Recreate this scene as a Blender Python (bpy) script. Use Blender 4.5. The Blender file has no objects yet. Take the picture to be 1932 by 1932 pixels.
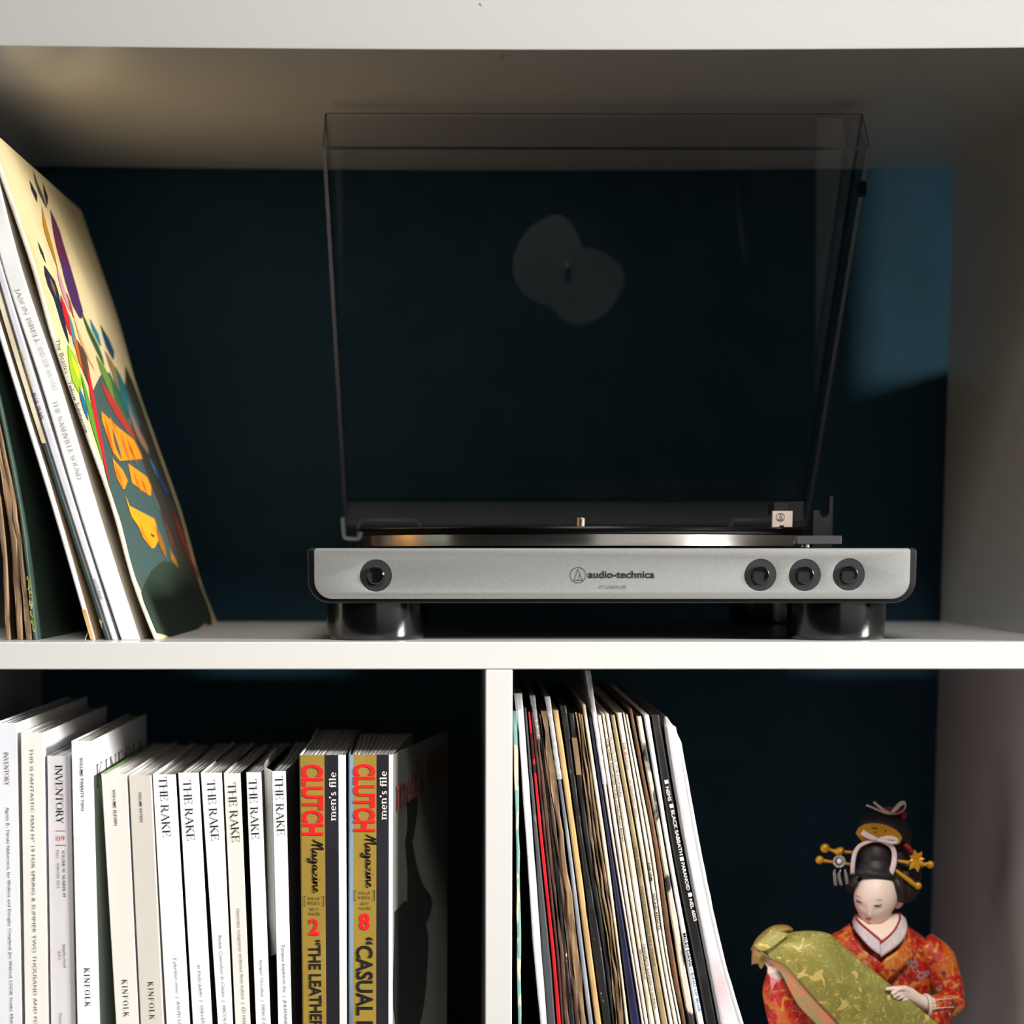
import bpy, bmesh, math, random
import numpy as np
from mathutils import Vector, Matrix

random.seed(7)
SC = bpy.context.scene
COL = SC.collection

# ------------------------------------------------------------------ camera
CAM_X, CAM_Y, CAM_Z = -0.01261, -1.28611, 0.05099
PITCH, YAW = 0.14432, 0.00574
F_PX, U0, V0 = 4122.705, 898.986, 1644.548          # focal length and principal point, 1932 px frame
cam_d = bpy.data.cameras.new('camera')
cam = bpy.data.objects.new('camera', cam_d)
COL.objects.link(cam)
cam.location = (CAM_X, CAM_Y, CAM_Z)
cam.rotation_euler = (math.pi / 2 - PITCH, 0, -YAW)
cam_d.sensor_fit = 'HORIZONTAL'
cam_d.sensor_width = 36.0
cam_d.lens = F_PX / 1932 * 36.0
cam_d.shift_x = (966 - U0) / 1932
cam_d.shift_y = (V0 - 966) / 1932
cam_d.clip_start = 0.05
cam_d.dof.use_dof = True
cam_d.dof.focus_distance = 1.32
cam_d.dof.aperture_fstop = 5.6
SC.camera = cam

# ------------------------------------------------------------------ exposure, sky light, window light
SC.view_settings.view_transform = 'Standard'
SC.view_settings.look = 'None'
SC.view_settings.gamma = 1.0
SC.view_settings.use_curve_mapping = False
SC.view_settings.exposure = 0.0
W = bpy.data.worlds.new('World')
SC.world = W
W.use_nodes = True
W.node_tree.nodes['Background'].inputs['Color'].default_value = (1.0, 0.93, 0.84, 1)
W.node_tree.nodes['Background'].inputs['Strength'].default_value = 0.015


def area(name, loc, target, sx, sy, power, color, spread=180):
    d = bpy.data.lights.new(name, 'AREA')
    d.shape = 'RECTANGLE'
    d.size, d.size_y, d.energy, d.color = sx, sy, power, color
    d.spread = math.radians(spread)
    o = bpy.data.objects.new(name, d)
    COL.objects.link(o)
    o.location = loc
    o.rotation_euler = (Vector(target) - Vector(loc)).to_track_quat('-Z', 'Y').to_euler()
    return o


area('window_light_right', (2.40, -1.05, 0.64), (-0.17, 0.0, -0.035), 0.65, 0.45, 7.4, (1.0, 0.975, 0.935), 34)
area('skylight_front', (0.15, -1.68, 1.62), (0.14, 0.0, -0.30), 1.0, 0.36, 3.6, (1.0, 0.985, 0.96), 42)
area('curtained_window', (1.75, -2.5, 0.25), (0.1, 0.0, 0.0), 3.6, 1.2, 8.0, (1.0, 0.975, 0.94))


# ------------------------------------------------------------------ helpers
CP, SP = math.cos(PITCH), math.sin(PITCH)
CYW, SYW = math.cos(-YAW), math.sin(-YAW)


def at(u, v, Y):
    """world point on the vertical plane y = Y that the photograph shows at pixel (u, v)"""
    x, z, y = (u - U0) / F_PX, -(v - V0) / F_PX, 1.0
    y, z = CP * y + SP * z, -SP * y + CP * z
    x, y = CYW * x - SYW * y, SYW * x + CYW * y
    t = (Y - CAM_Y) / y
    return Vector((CAM_X + x * t, Y, CAM_Z + z * t))


def lin(c):
    return tuple(((v / 255) / 12.92 if v / 255 <= 0.04045 else ((v / 255 + 0.055) / 1.055) ** 2.4) for v in c)


def mat(name, rgb, rough=0.5, metal=0.0, rgb2=None, scale=60.0, lo=0.4, hi=0.6, bump=0.0, stretch=None, spec=None, coat=0.0, sub=0.0, detail=4.0):
    m = bpy.data.materials.new(name)
    m.use_nodes = True
    nt = m.node_tree
    b = nt.nodes['Principled BSDF']
    b.inputs['Base Color'].default_value = (*lin(rgb), 1)
    b.inputs['Roughness'].default_value = rough
    b.inputs['Metallic'].default_value = metal
    if spec is not None:
        b.inputs['Specular IOR Level'].default_value = spec
    if coat:
        b.inputs['Coat Weight'].default_value = coat
        b.inputs['Coat Roughness'].default_value = 0.08
    if sub:
        b.inputs['Subsurface Weight'].default_value = sub
        b.inputs['Subsurface Radius'].default_value = (0.004, 0.002, 0.001)
    if rgb2 is not None or bump:
        tc = nt.nodes.new('ShaderNodeTexCoord')
        mp = nt.nodes.new('ShaderNodeMapping')
        nt.links.new(tc.outputs['Object'], mp.inputs['Vector'])
        mp.inputs['Scale'].default_value = stretch or (1, 1, 1)
        nz = nt.nodes.new('ShaderNodeTexNoise')
        nz.inputs['Scale'].default_value = scale
        nz.inputs['Detail'].default_value = detail
        nt.links.new(mp.outputs['Vector'], nz.inputs['Vector'])
        if rgb2 is not None:
            cr = nt.nodes.new('ShaderNodeValToRGB')
            cr.color_ramp.elements[0].position, cr.color_ramp.elements[1].position = lo, hi
            cr.color_ramp.elements[0].color = (*lin(rgb), 1)
            cr.color_ramp.elements[1].color = (*lin(rgb2), 1)
            nt.links.new(nz.outputs['Fac'], cr.inputs['Fac'])
            nt.links.new(cr.outputs['Color'], b.inputs['Base Color'])
        if bump:
            bp = nt.nodes.new('ShaderNodeBump')
            bp.inputs['Strength'].default_value = bump
            bp.inputs['Distance'].default_value = 0.001
            nt.links.new(nz.outputs['Fac'], bp.inputs['Height'])
            nt.links.new(bp.outputs['Normal'], b.inputs['Normal'])
    return m


def clear_mat(name, tint, ior=1.45, rough=0.0, milk=0.0, milk_rgb=(255, 255, 255), tir=False):
    """clear plastic: straight-through transmission with Fresnel reflection, optional milky scatter"""
    m = bpy.data.materials.new(name)
    m.use_nodes = True
    nt = m.node_tree
    nt.nodes.remove(nt.nodes['Principled BSDF'])
    out = nt.nodes['Material Output']
    tr = nt.nodes.new('ShaderNodeBsdfTransparent')
    tr.inputs['Color'].default_value = (*tint, 1)
    gl = nt.nodes.new('ShaderNodeBsdfGlossy')
    gl.inputs['Roughness'].default_value = rough
    fr = nt.nodes.new('ShaderNodeFresnel')
    fr.inputs['IOR'].default_value = ior
    ge = nt.nodes.new('ShaderNodeNewGeometry')
    inv = nt.nodes.new('ShaderNodeMath')
    inv.operation = 'SUBTRACT'
    inv.inputs[0].default_value = 1.0
    nt.links.new(ge.outputs['Backfacing'], inv.inputs[1])
    mul = nt.nodes.new('ShaderNodeMath')
    mul.operation = 'MULTIPLY'
    nt.links.new(fr.outputs['Fac'], mul.inputs[0])
    nt.links.new(inv.outputs[0], mul.inputs[1])
    mx = nt.nodes.new('ShaderNodeMixShader')
    nt.links.new(mul.outputs[0], mx.inputs['Fac'])
    base = tr
    if milk:
        df = nt.nodes.new('ShaderNodeBsdfDiffuse')
        df.inputs['Color'].default_value = (*lin(milk_rgb), 1)
        mm = nt.nodes.new('ShaderNodeMixShader')
        mm.inputs['Fac'].default_value = milk
        nt.links.new(tr.outputs[0], mm.inputs[1])
        nt.links.new(df.outputs[0], mm.inputs[2])
        base = mm
    nt.links.new(base.outputs[0], mx.inputs[1])
    nt.links.new(gl.outputs[0], mx.inputs[2])
    nt.links.new(mx.outputs[0], out.inputs['Surface'])
    return m


ROOT = {}          # object name -> world location of its root


def tag(o, label=None, cat=None, group=None, kind=None):
    if label:
        o['label'] = label
    if cat:
        o['category'] = cat
    if group:
        o['group'] = group
    if kind:
        o['kind'] = kind
    return o


def thing(name, label, cat, loc, group=None):
    o = bpy.data.objects.new(name, None)
    o.empty_display_size = 0.02
    COL.objects.link(o)
    o.location = loc
    ROOT[o.name] = Vector(loc)
    return tag(o, label, cat, group)


def mesh(name, verts, faces, mats, parent=None, fm=None, smooth=False, loc=None):
    org = ROOT[parent.name] if parent is not None else Vector(loc or (0, 0, 0))
    me = bpy.data.meshes.new(name)
    me.from_pydata([tuple(Vector(v) - org) for v in verts], [], faces)
    if not isinstance(mats, (list, tuple)):
        mats = [mats]
    for m in mats:
        me.materials.append(m)
    if fm is not None:
        me.polygons.foreach_set('material_index', fm)
    if smooth:
        me.polygons.foreach_set('use_smooth', [True] * len(me.polygons))
    me.update()
    o = bpy.data.objects.new(name, me)
    COL.objects.link(o)
    ROOT[o.name] = org
    if parent is not None:
        o.parent = parent
    else:
        o.location = org
    return o


def bm_obj(name, bm, mats, parent=None, smooth=False, loc=None, angle=None):
    me = bpy.data.meshes.new(name)
    org = ROOT[parent.name] if parent is not None else Vector(loc or (0, 0, 0))
    bmesh.ops.translate(bm, verts=bm.verts, vec=-org)
    bmesh.ops.recalc_face_normals(bm, faces=bm.faces)
    if angle is not None:
        for f in bm.faces:
            f.smooth = True
        for e in bm.edges:
            e.smooth = len(e.link_faces) != 2 or e.calc_face_angle(0) < angle
    elif smooth:
        for f in bm.faces:
            f.smooth = True
    bm.to_mesh(me)
    bm.free()
    for m in (mats if isinstance(mats, (list, tuple)) else [mats]):
        me.materials.append(m)
    o = bpy.data.objects.new(name, me)
    COL.objects.link(o)
    ROOT[o.name] = org
    if parent is not None:
        o.parent = parent
    else:
        o.location = org
    return o


def bm_box(x0, x1, y0, y1, z0, z1, bev=0.0, seg=2, bm=None, rot=None):
    b = bmesh.new()
    bmesh.ops.create_cube(b, size=1)
    for v in b.verts:
        v.co = Vector(((x0 + x1) / 2 + v.co.x * (x1 - x0), (y0 + y1) / 2 + v.co.y * (y1 - y0), (z0 + z1) / 2 + v.co.z * (z1 - z0)))
    if bev:
        bmesh.ops.bevel(b, geom=b.edges[:], offset=bev, segments=seg, affect='EDGES', profile=0.5)
    if rot is not None:
        b.transform(rot)
    if bm is None:
        return b
    me = bpy.data.meshes.new('tmp')
    b.to_mesh(me)
    b.free()
    bm.from_mesh(me)
    bpy.data.meshes.remove(me)
    return bm


def box(name, x0, x1, y0, y1, z0, z1, m, parent=None, bev=0.0, seg=2, rot=None, loc=None):
    return bm_obj(name, bm_box(x0, x1, y0, y1, z0, z1, bev, seg, rot=rot), m, parent, loc=loc, angle=0.6)


def lathe(name, prof, c, m, parent, axis='z', n=64, fm=None, frame=None):
    """surface of revolution; prof = [(radius, height)], along axis from c; frame = 3x3 whose third column is the axis"""
    c = Vector(c)
    if frame is None:
        frame = Matrix.Identity(3) if axis == 'z' else Matrix(((1, 0, 0), (0, 0, -1), (0, 1, 0)))
    V, F, FM = [], [], []
    for r, h in prof:
        for k in range(n):
            a = 2 * math.pi * k / n
            V.append(c + frame @ Vector((r * math.cos(a), r * math.sin(a), h)))
    for i in range(len(prof) - 1):
        for k in range(n):
            k2 = (k + 1) % n
            F.append((i * n + k, i * n + k2, (i + 1) * n + k2, (i + 1) * n + k))
            FM.append(fm[i] if fm else 0)
    for i, flip in ((0, True), (len(prof) - 1, False)):
        if prof[i][0] > 1e-9:
            r = list(range(i * n, i * n + n))
            F.append(tuple(reversed(r)) if flip else tuple(r))
            FM.append(fm[0 if flip else -1] if fm else 0)
    bm = bmesh.new()
    vs = [bm.verts.new(v) for v in V]
    for f, mi in zip(F, FM):
        try:
            q = bm.faces.new([vs[j] for j in f])
            q.material_index = mi
        except ValueError:
            pass
    bmesh.ops.remove_doubles(bm, verts=bm.verts, dist=1e-7)
    return bm_obj(name, bm, m, parent, angle=0.6)


def catmull(P, n):
    """n points along a Catmull-Rom curve through P"""
    P = [np.array(p, float) for p in P]
    if len(P) == 2:
        return [P[0] + (P[1] - P[0]) * t for t in np.linspace(0, 1, n)]
    Q = [2 * P[0] - P[1]] + P + [2 * P[-1] - P[-2]]
    out = []
    for s in np.linspace(0, len(P) - 1, n):
        i = min(int(s), len(P) - 2)
        t = s - i
        a, b, c, d = Q[i], Q[i + 1], Q[i + 2], Q[i + 3]
        out.append(0.5 * (2 * b + (c - a) * t + (2 * a - 5 * b + 4 * c - d) * t * t + (3 * b - a - 3 * c + d) * t ** 3))
    return out


def sheet(name, rows, m, parent, nu=24, nv=12, thick=0.0004, loc=None, edge=None):
    """cloth-like sheet through a net of points, given thickness"""
    R = [catmull(r, nu) for r in rows]
    cols = [catmull([R[i][j] for i in range(len(R))], nv) for j in range(nu)]
    V = [Vector(cols[j][i]) for i in range(nv) for j in range(nu)]
    F = [(i * nu + j, i * nu + j + 1, (i + 1) * nu + j + 1, (i + 1) * nu + j) for i in range(nv - 1) for j in range(nu - 1)]
    o = mesh(name, V, F, m, parent, smooth=True, loc=loc)
    if thick:
        md = o.modifiers.new('thickness', 'SOLIDIFY')
        md.thickness = thick
        md.offset = 0
    return o


def bm_tube(pts, radii, n=12, bm=None, flat=None, up=None, mi=0):
    """tube along pts; radii: one per point or (ra, rb); up: the direction that rb lies along"""
    bm = bm or bmesh.new()
    pts = [Vector(p) for p in pts]
    rings = []
    ref = Vector(up) if up is not None else Vector((0.0, 1.0, 0.02))
    for i, p in enumerate(pts):
        d = (pts[min(i + 1, len(pts) - 1)] - pts[max(i - 1, 0)]).normalized()
        a = d.cross(ref)
        if a.length < 1e-4:
            a = d.cross(Vector((1, 0, 0)))
        a.normalize()
        b = a.cross(d).normalized()
        r = radii[i] if isinstance(radii, (list, tuple)) else radii
        ra, rb = r if isinstance(r, (list, tuple)) else (r, r)
        rings.append([bm.verts.new(p + a * ra * math.cos(2 * math.pi * k / n) + b * rb * math.sin(2 * math.pi * k / n)) for k in range(n)])
    for i in range(len(rings) - 1):
        for k in range(n):
            f = bm.faces.new((rings[i][k], rings[i][(k + 1) % n], rings[i + 1][(k + 1) % n], rings[i + 1][k]))
            f.material_index = mi
    for r in (rings[0], rings[-1]):
        f = bm.faces.new(r)
        f.material_index = mi
    return bm


def tube(name, pts, radii, m, parent, n=12, up=None, smooth_pts=None):
    if smooth_pts:
        k = len(pts)
        rr = [r if isinstance(r, (list, tuple)) else (r, r) for r in (radii if isinstance(radii, list) else [radii] * k)]
        comb = catmull([list(p) + list(r) for p, r in zip(pts, rr)], smooth_pts)
        pts = [c[:3] for c in comb]
        radii = [tuple(c[3:5]) for c in comb]
    return bm_obj(name, bm_tube(pts, radii, n, up=up), m, parent, smooth=True)


# ------------------------------------------------------------------ lettering
_fc = {}


def sans(body, bold=0.0, shear=0.0):
    """(verts2d, faces) of a line of type in the built-in face; x in 0..1, capital height 1"""
    key = (body, bold, shear)
    if key in _fc:
        return _fc[key]

    def raw(s):
        cu = bpy.data.curves.new('type', 'FONT')
        cu.body = s
        cu.resolution_u = 3
        cu.offset = bold
        cu.shear = shear
        ob = bpy.data.objects.new('type', cu)
        COL.objects.link(ob)
        dg = bpy.context.evaluated_depsgraph_get()
        me = bpy.data.meshes.new_from_object(ob.evaluated_get(dg))
        v = np.array([p.co[:2] for p in me.vertices]).reshape(-1, 2)
        f = [tuple(p.vertices) for p in me.polygons]
        bpy.data.objects.remove(ob)
        bpy.data.curves.remove(cu)
        bpy.data.meshes.remove(me)
        return v, f
    if 'H' not in _fc:
        hv, _ = raw.__call__('H')
        _fc['H'] = hv[:, 1].max() if len(hv) else 0.7
    v, f = raw(body)
    v = v.copy()
    x0, x1 = v[:, 0].min(), v[:, 0].max()
    v[:, 0] = (v[:, 0] - x0) / (x1 - x0)
    v[:, 1] /= _fc['H']
    _fc[key] = (v, f)
    return v, f


def _quad(x0, y0, x1, y1, w0, w1=None):
    """a stroke from one point to the other, w wide (across its direction)"""
    w1 = w0 if w1 is None else w1
    d = np.array([x1 - x0, y1 - y0], float)
    d /= max(np.linalg.norm(d), 1e-9)
    n = np.array([-d[1], d[0]])
    a, b = np.array([x0, y0]), np.array([x1, y1])
    return [a - n * w0 / 2, b - n * w1 / 2, b + n * w1 / 2, a + n * w0 / 2]


class Pen:
    def __init__(self, T=0.13, t=0.05, sf=0.09, st=0.04):
        self.V, self.F, self.ox = [], [], 0.0
        self.T, self.t, self.sf, self.st = T, t, sf, st

    def poly(self, pts):
        k = len(self.V)
        self.V += [(p[0] + self.ox, p[1]) for p in pts]
        self.F.append(tuple(range(k, k + len(pts))))

    def line(self, x0, y0, x1, y1, w):
        self.poly(_quad(x0, y0, x1, y1, w))

    def serif(self, x, y, w):
        h = self.st / 2 if y < 0.5 else -self.st / 2
        self.line(x - w / 2 - self.sf, y + h, x + w / 2 + self.sf, y + h, self.st)

    def stem(self, x, y0, y1, w, s='tb'):
        self.line(x, y0, x, y1, w)
        if 'b' in s:
            self.serif(x, y0, w)
        if 't' in s:
            self.line(x - w / 2 - self.sf, y1 - self.st / 2, x + w / 2 + self.sf, y1 - self.st / 2, self.st)

    def bar(self, x0, x1, y, tick=0):
        self.line(x0, y, x1, y, self.st)
        if tick:
            self.line(x1, y, x1 + 0.01, y + tick, self.t)

    def arc(self, cx, cy, rx, ry, a0, a1, T=None, t=None, n=14):
        T, t = T or self.T, t or self.t
        A = np.radians(np.linspace(a0, a1, n))
        for a, b in zip(A[:-1], A[1:]):
            wa, wb = (t + (T - t) * abs(math.cos(q)) ** 1.4 for q in (a, b))
            p = [(cx + (rx - wa / 2 + s * wa / 2) * math.cos(a), cy + (ry - t / 2 + s * t / 2) * math.sin(a)) for s in (-1, 1)]
            q = [(cx + (rx - wb / 2 + s * wb / 2) * math.cos(b), cy + (ry - t / 2 + s * t / 2) * math.sin(b)) for s in (-1, 1)]
            self.poly([p[0], p[1], q[1], q[0]])


def _glyph(p, c):
    T, t, st = p.T, p.t, p.st
    if c == 'A':
        p.line(.08, 0, .37, 1, t); p.line(.37, 1, .68, 0, T); p.bar(.18, .58, .34); p.serif(.08, 0, t); p.serif(.67, 0, T); return .76
    if c == 'B':
        p.stem(.14, 0, 1, T); p.bar(.1, .36, 1 - st / 2); p.bar(.14, .38, .53); p.bar(.1, .38, st / 2)
        p.arc(.34, .765, .2, .235, -90, 90); p.arc(.36, .265, .25, .265, -90, 90); return .66
    if c == 'C':
        p.arc(.43, .5, .37, .5, 48, 312); p.line(.68, .68, .69, .97, t); p.line(.67, .13, .69, .2, t); return .78
    if c == 'D':
        p.stem(.14, 0, 1, T); p.bar(.1, .4, 1 - st / 2); p.bar(.1, .4, st / 2); p.arc(.38, .5, .38, .5, -90, 90); return .82
    if c == 'E':
        p.stem(.14, 0, 1, T); p.bar(.14, .54, 1 - st / 2); p.line(.54, 1, .56, .78, t); p.bar(.14, .44, .52); p.line(.45, .42, .45, .62, t)
        p.bar(.14, .56, st / 2); p.line(.56, 0, .6, .25, t); return .64
    if c == 'F':
        p.stem(.14, 0, 1, T); p.bar(.14, .54, 1 - st / 2); p.line(.54, 1, .56, .75, t); p.bar(.14, .42, .5); p.line(.43, .4, .43, .6, t); return .6
    if c == 'G':
        p.arc(.43, .5, .37, .5, 48, 320); p.line(.68, .68, .69, .97, t); p.stem(.69, .06, .42, T, 't'); return .84
    if c == 'H':
        p.stem(.14, 0, 1, T); p.stem(.7, 0, 1, T); p.bar(.14, .7, .52); return .84
    if c == 'I':
        p.stem(.17, 0, 1, T); return .34
    if c == 'J':
        p.stem(.26, 0, 1, T, 't'); p.arc(.12, 0, .2, .2, 190, 360); return .42
    if c == 'K':
        p.stem(.14, 0, 1, T); p.line(.2, .43, .6, 1, t); p.line(.32, .56, .68, 0, T); p.serif(.6, 1, t); p.serif(.68, 0, T); return .78
    if c == 'L':
        p.stem(.14, 0, 1, T); p.bar(.14, .54, st / 2); p.line(.54, 0, .58, .28, t); return .6
    if c == 'M':
        p.stem(.12, 0, 1, t); p.line(.14, 1, .48, 0, T); p.line(.48, 0, .82, 1, t); p.stem(.84, 0, 1, T); return .98
    if c == 'N':
        p.stem(.12, 0, 1, t); p.line(.1, .98, .7, .02, T); p.stem(.7, 0, 1, t, 't'); return .82
    if c in 'O0':
        k = .40 if c == 'O' else .27
        p.arc(k + .04, .5, k, .5, 0, 360, n=26); return 2 * k + .08
    if c == 'P':
        p.stem(.14, 0, 1, T); p.bar(.1, .36, 1 - st / 2); p.bar(.14, .36, .46); p.arc(.34, .73, .24, .27, -90, 90); return .62
    if c == 'R':
        p.stem(.14, 0, 1, T); p.bar(.1, .36, 1 - st / 2); p.bar(.14, .36, .48); p.arc(.34, .74, .23, .26, -90, 90)
        p.line(.34, .48, .68, 0, T); p.serif(.69, 0, t); return .76
    if c == 'S':
        p.arc(.28, .74, .22, .26, 40, 250); p.arc(.28, .265, .24, .265, -140, 80); p.line(.2, .6, .38, .42, T); p.line(.46, .72, .47, .97, t); p.line(.05, .05, .05, .28, t); return .56
    if c == 'T':
        p.stem(.35, 0, 1, T, 'b'); p.bar(.04, .66, 1 - st / 2); p.line(.04, 1, .03, .76, t); p.line(.66, 1, .67, .76, t); return .7
    if c == 'U':
        p.stem(.14, .3, 1, T, 't'); p.arc(.4, .32, .325, .32, 180, 360); p.stem(.7, .3, 1, t, 't'); return .82
    if c == 'V':
        p.line(.07, 1, .38, 0, T); p.line(.38, 0, .66, 1, t); p.line(-.04, 1 - st / 2, .2, 1 - st / 2, st); p.line(.56, 1 - st / 2, .76, 1 - st / 2, st); return .74
    if c == 'W':
        p.line(.06, 1, .32, 0, T); p.line(.32, 0, .52, 1, t); p.line(.5, 1, .74, 0, T); p.line(.74, 0, .96, 1, t); p.line(-.04, 1 - st / 2, .18, 1 - st / 2, st); p.line(.86, 1 - st / 2, 1.04, 1 - st / 2, st); return 1.02
    if c == 'X':
        p.line(.08, 1, .66, 0, T); p.line(.64, 1, .08, 0, t); p.serif(.08, 0, t); p.serif(.66, 0, T); return .74
    if c == 'Y':
        p.line(.06, 1, .36, .46, T); p.line(.36, .46, .62, 1, t); p.stem(.36, 0, .48, T, 'b'); p.line(-.04, 1 - st / 2, .2, 1 - st / 2, st); p.line(.52, 1 - st / 2, .74, 1 - st / 2, st); return .72
    if c == '2':
        p.arc(.26, .72, .22, .28, -30, 170); p.line(.44, .58, .08, .04, T * .8); p.bar(.05, .52, st); return .58
    if c == '4':
        p.stem(.4, 0, 1, T, 'b'); p.line(.4, 1, .04, .3, t); p.bar(.04, .58, .3); return .62
    if c == '9':
        p.arc(.28, .68, .24, .32, 0, 360, n=20); p.arc(.1, .62, .42, .62, -80, 10); return .58
    if c == '&':
        p.arc(.3, .76, .18, .24, 0, 360, n=18); p.arc(.28, .27, .26, .27, 60, 330); p.line(.2, .6, .66, 0, T); return .72
    # heavy slab lower case for a magazine's title
    if c == 'm':
        for x in (.14, .5, .86):
            p.stem(x, 0, .62, T, 'b')
        p.line(0, .66, .2, .66, st * 1.6); p.arc(.32, .5, .25, .2, 0, 160); p.arc(.68, .5, .25, .2, 0, 160); return 1.02
    if c == 'n':
        for x in (.14, .52):
            p.stem(x, 0, .6, T, 'b')
        p.line(0, .66, .2, .66, st * 1.6); p.arc(.33, .5, .26, .2, 0, 160); return .68
    if c == 'e':
        p.arc(.28, .34, .26, .36, 0, 320); p.bar(.1, .52, .36); return .58
    if c == "'":
        p.line(.1, 1.02, .06, .74, T); return .2
    if c == 's':
        p.arc(.24, .52, .18, .18, 20, 250); p.arc(.24, .18, .2, .19, -160, 70); p.line(.14, .44, .34, .26, T); return .5
    if c == 'f':
        p.stem(.16, 0, .85, T, 'b'); p.bar(0, .36, .62); p.arc(.3, .82, .2, .2, 20, 180); return .36
    if c == 'i':
        p.stem(.14, 0, .68, T, 'b'); p.line(0, .66, .16, .66, st * 1.6); p.line(.08, .9, .22, .9, T); return .32
    if c == 'l':
        p.stem(.14, 0, 1, T, 'b'); p.line(0, .98, .16, .98, st * 1.6); return .32
    return .32


def serif(body, T=0.13, t=0.05, track=0.02, sf=0.09, st=0.045):
    p = Pen(T, t, sf, st)
    x = 0
    for c in body:
        p.ox = x
        x += _glyph(p, c) + track
    v = np.array(p.V)
    x0, x1 = v[:, 0].min(), v[:, 0].max()
    v[:, 0] = (v[:, 0] - x0) / (x1 - x0)
    return v, p.F


def strokes(lines, w):
    """lettering drawn as smooth pen strokes; lines of (x, y) in cap units"""
    p = Pen()
    for ln in lines:
        q = catmull(ln, 7 * (len(ln) - 1) + 1)
        for a, b in zip(q[:-1], q[1:]):
            d = b - a
            k = w * (0.45 + 0.9 * abs(d[1]) / (np.linalg.norm(d) + 1e-9))
            p.line(a[0] - d[0] * .15, a[1] - d[1] * .15, b[0] + d[0] * .15, b[1] + d[1] * .15, k)
    v = np.array(p.V)
    x0, x1 = v[:, 0].min(), v[:, 0].max()
    v[:, 0] = (v[:, 0] - x0) / (x1 - x0)
    return v, p.F


def along(path, s):
    L = [(Vector(b) - Vector(a)).length for a, b in zip(path[:-1], path[1:])]
    d = s * sum(L)
    for i, l in enumerate(L):
        if d <= l or i == len(L) - 1:
            a, b = Vector(path[i]), Vector(path[i + 1])
            return a + (b - a) * (d / l), (b - a).normalized()
        d -= l


def put(t2d, path, cap, m, parent, name='lettering', normal=Vector((0, -1, 0))):
    """print type along a path; letters stand to the left of the path seen against the normal"""
    v, f = t2d
    P = []
    for x, y in v:
        p, d = along(path, x)
        P.append(p + normal.cross(d) * y * cap)
    return mesh(name, P, f, m, parent)


def print_px(t2d, path, cap_px, Y, m, parent, name='lettering'):
    P = [at(u, v, Y - 0.0004) for u, v in path]
    k = (at(path[0][0] + 10, path[0][1], Y) - at(path[0][0], path[0][1], Y)).length / 10
    return put(t2d, P, cap_px * k, m, parent, name)

# ------------------------------------------------------------------ materials
M = {
    'lacquer': mat('white_lacquer', (206, 204, 200), 0.25, spec=0.5),
    'wall': mat('dark_blue_paint', (41, 74, 90), 0.65, rgb2=(44, 78, 95), scale=30, spec=0.15),
    'floor': mat('dark_oak_floor', (52, 42, 34), 0.5, rgb2=(40, 32, 26), scale=9, stretch=(1, 12, 1), lo=0.3, hi=0.7),
    'silver': mat('silver_paint', (146, 146, 144), 0.38, metal=0.35, rgb2=(152, 152, 150), scale=900),
    'black_plastic': mat('black_plastic', (16, 16, 17), 0.35),
    'black_gloss': mat('black_gloss', (12, 12, 14), 0.12, coat=0.5),
    'black_matt': mat('black_matt', (20, 20, 21), 0.7),
    'dark_grey': mat('dark_grey_plastic', (52, 51, 52), 0.5),
    'vinyl': mat('vinyl', (9, 9, 10), 0.22, spec=0.6),
    'alu': mat('polished_aluminium', (206, 202, 196), 0.2, metal=1.0),
    'steel': mat('steel_pin', (210, 196, 170), 0.2, metal=1.0),
    'rubber': mat('rubber', (10, 10, 10), 0.85),
    'ink': mat('black_ink', (22, 20, 20), 0.5),
    'ink_grey': mat('grey_ink', (128, 124, 122), 0.6),
    'ink_mid': mat('mid_grey_ink', (92, 88, 88), 0.6),
    'ink_red': mat('red_ink', (222, 24, 30), 0.45),
    'ink_rose': mat('dull_red_ink', (150, 62, 56), 0.5),
    'ink_white': mat('white_ink', (236, 232, 222), 0.5),
    'ink_gold': mat('gold_ink', (178, 168, 70), 0.5),
    'ink_blue': mat('blue_ink', (52, 104, 190), 0.5),
    'label_grey': mat('label_paper', (188, 188, 182), 0.6),
    'cream_plate': mat('cream_plastic', (224, 206, 188), 0.5),
}
M['lid'] = clear_mat('smoked_clear_lid', (0.93, 0.93, 0.945), 1.49)
M['lid_edge'] = clear_mat('lid_edge', (0.30, 0.30, 0.40), 1.49, rough=0.15, milk=0.02, milk_rgb=(160, 160, 200))
M['lid_rear_sheen'] = clear_mat('lid_rear_sheen', (0.9, 0.9, 0.91), 1.49, rough=0.1, milk=0.16, milk_rgb=(200, 202, 204))  # milk stands in for the reflection that lightens the lid's rear wall
M['lid_rim'] = clear_mat('lid_rim', (0.42, 0.42, 0.46), 1.49, rough=0.2, milk=0.16, milk_rgb=(200, 198, 205))

# ------------------------------------------------------------------ the setting
XL, XR, H, D = -0.335, 0.351, 0.335, 0.390
FLOOR_Z = -0.389
tag(box('wall_back', -2.2, 2.2, 0.446, 0.55, FLOOR_Z - 0.02, 1.9, M['wall'], loc=(0, 0.5, FLOOR_Z)), kind='structure')
tag(box('floor', -2.2, 2.2, -2.6, 0.446, FLOOR_Z - 0.03, FLOOR_Z, M['floor'], loc=(0, 0, FLOOR_Z)), kind='structure')
tag(box('added_shade_wall', 0.40, 1.0, 0.0, 0.446, FLOOR_Z, 0.20, M['wall'], loc=(0.7, 0.23, FLOOR_Z)), kind='structure')  # unseen low wall, added to keep window light off the lower back wall

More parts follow.
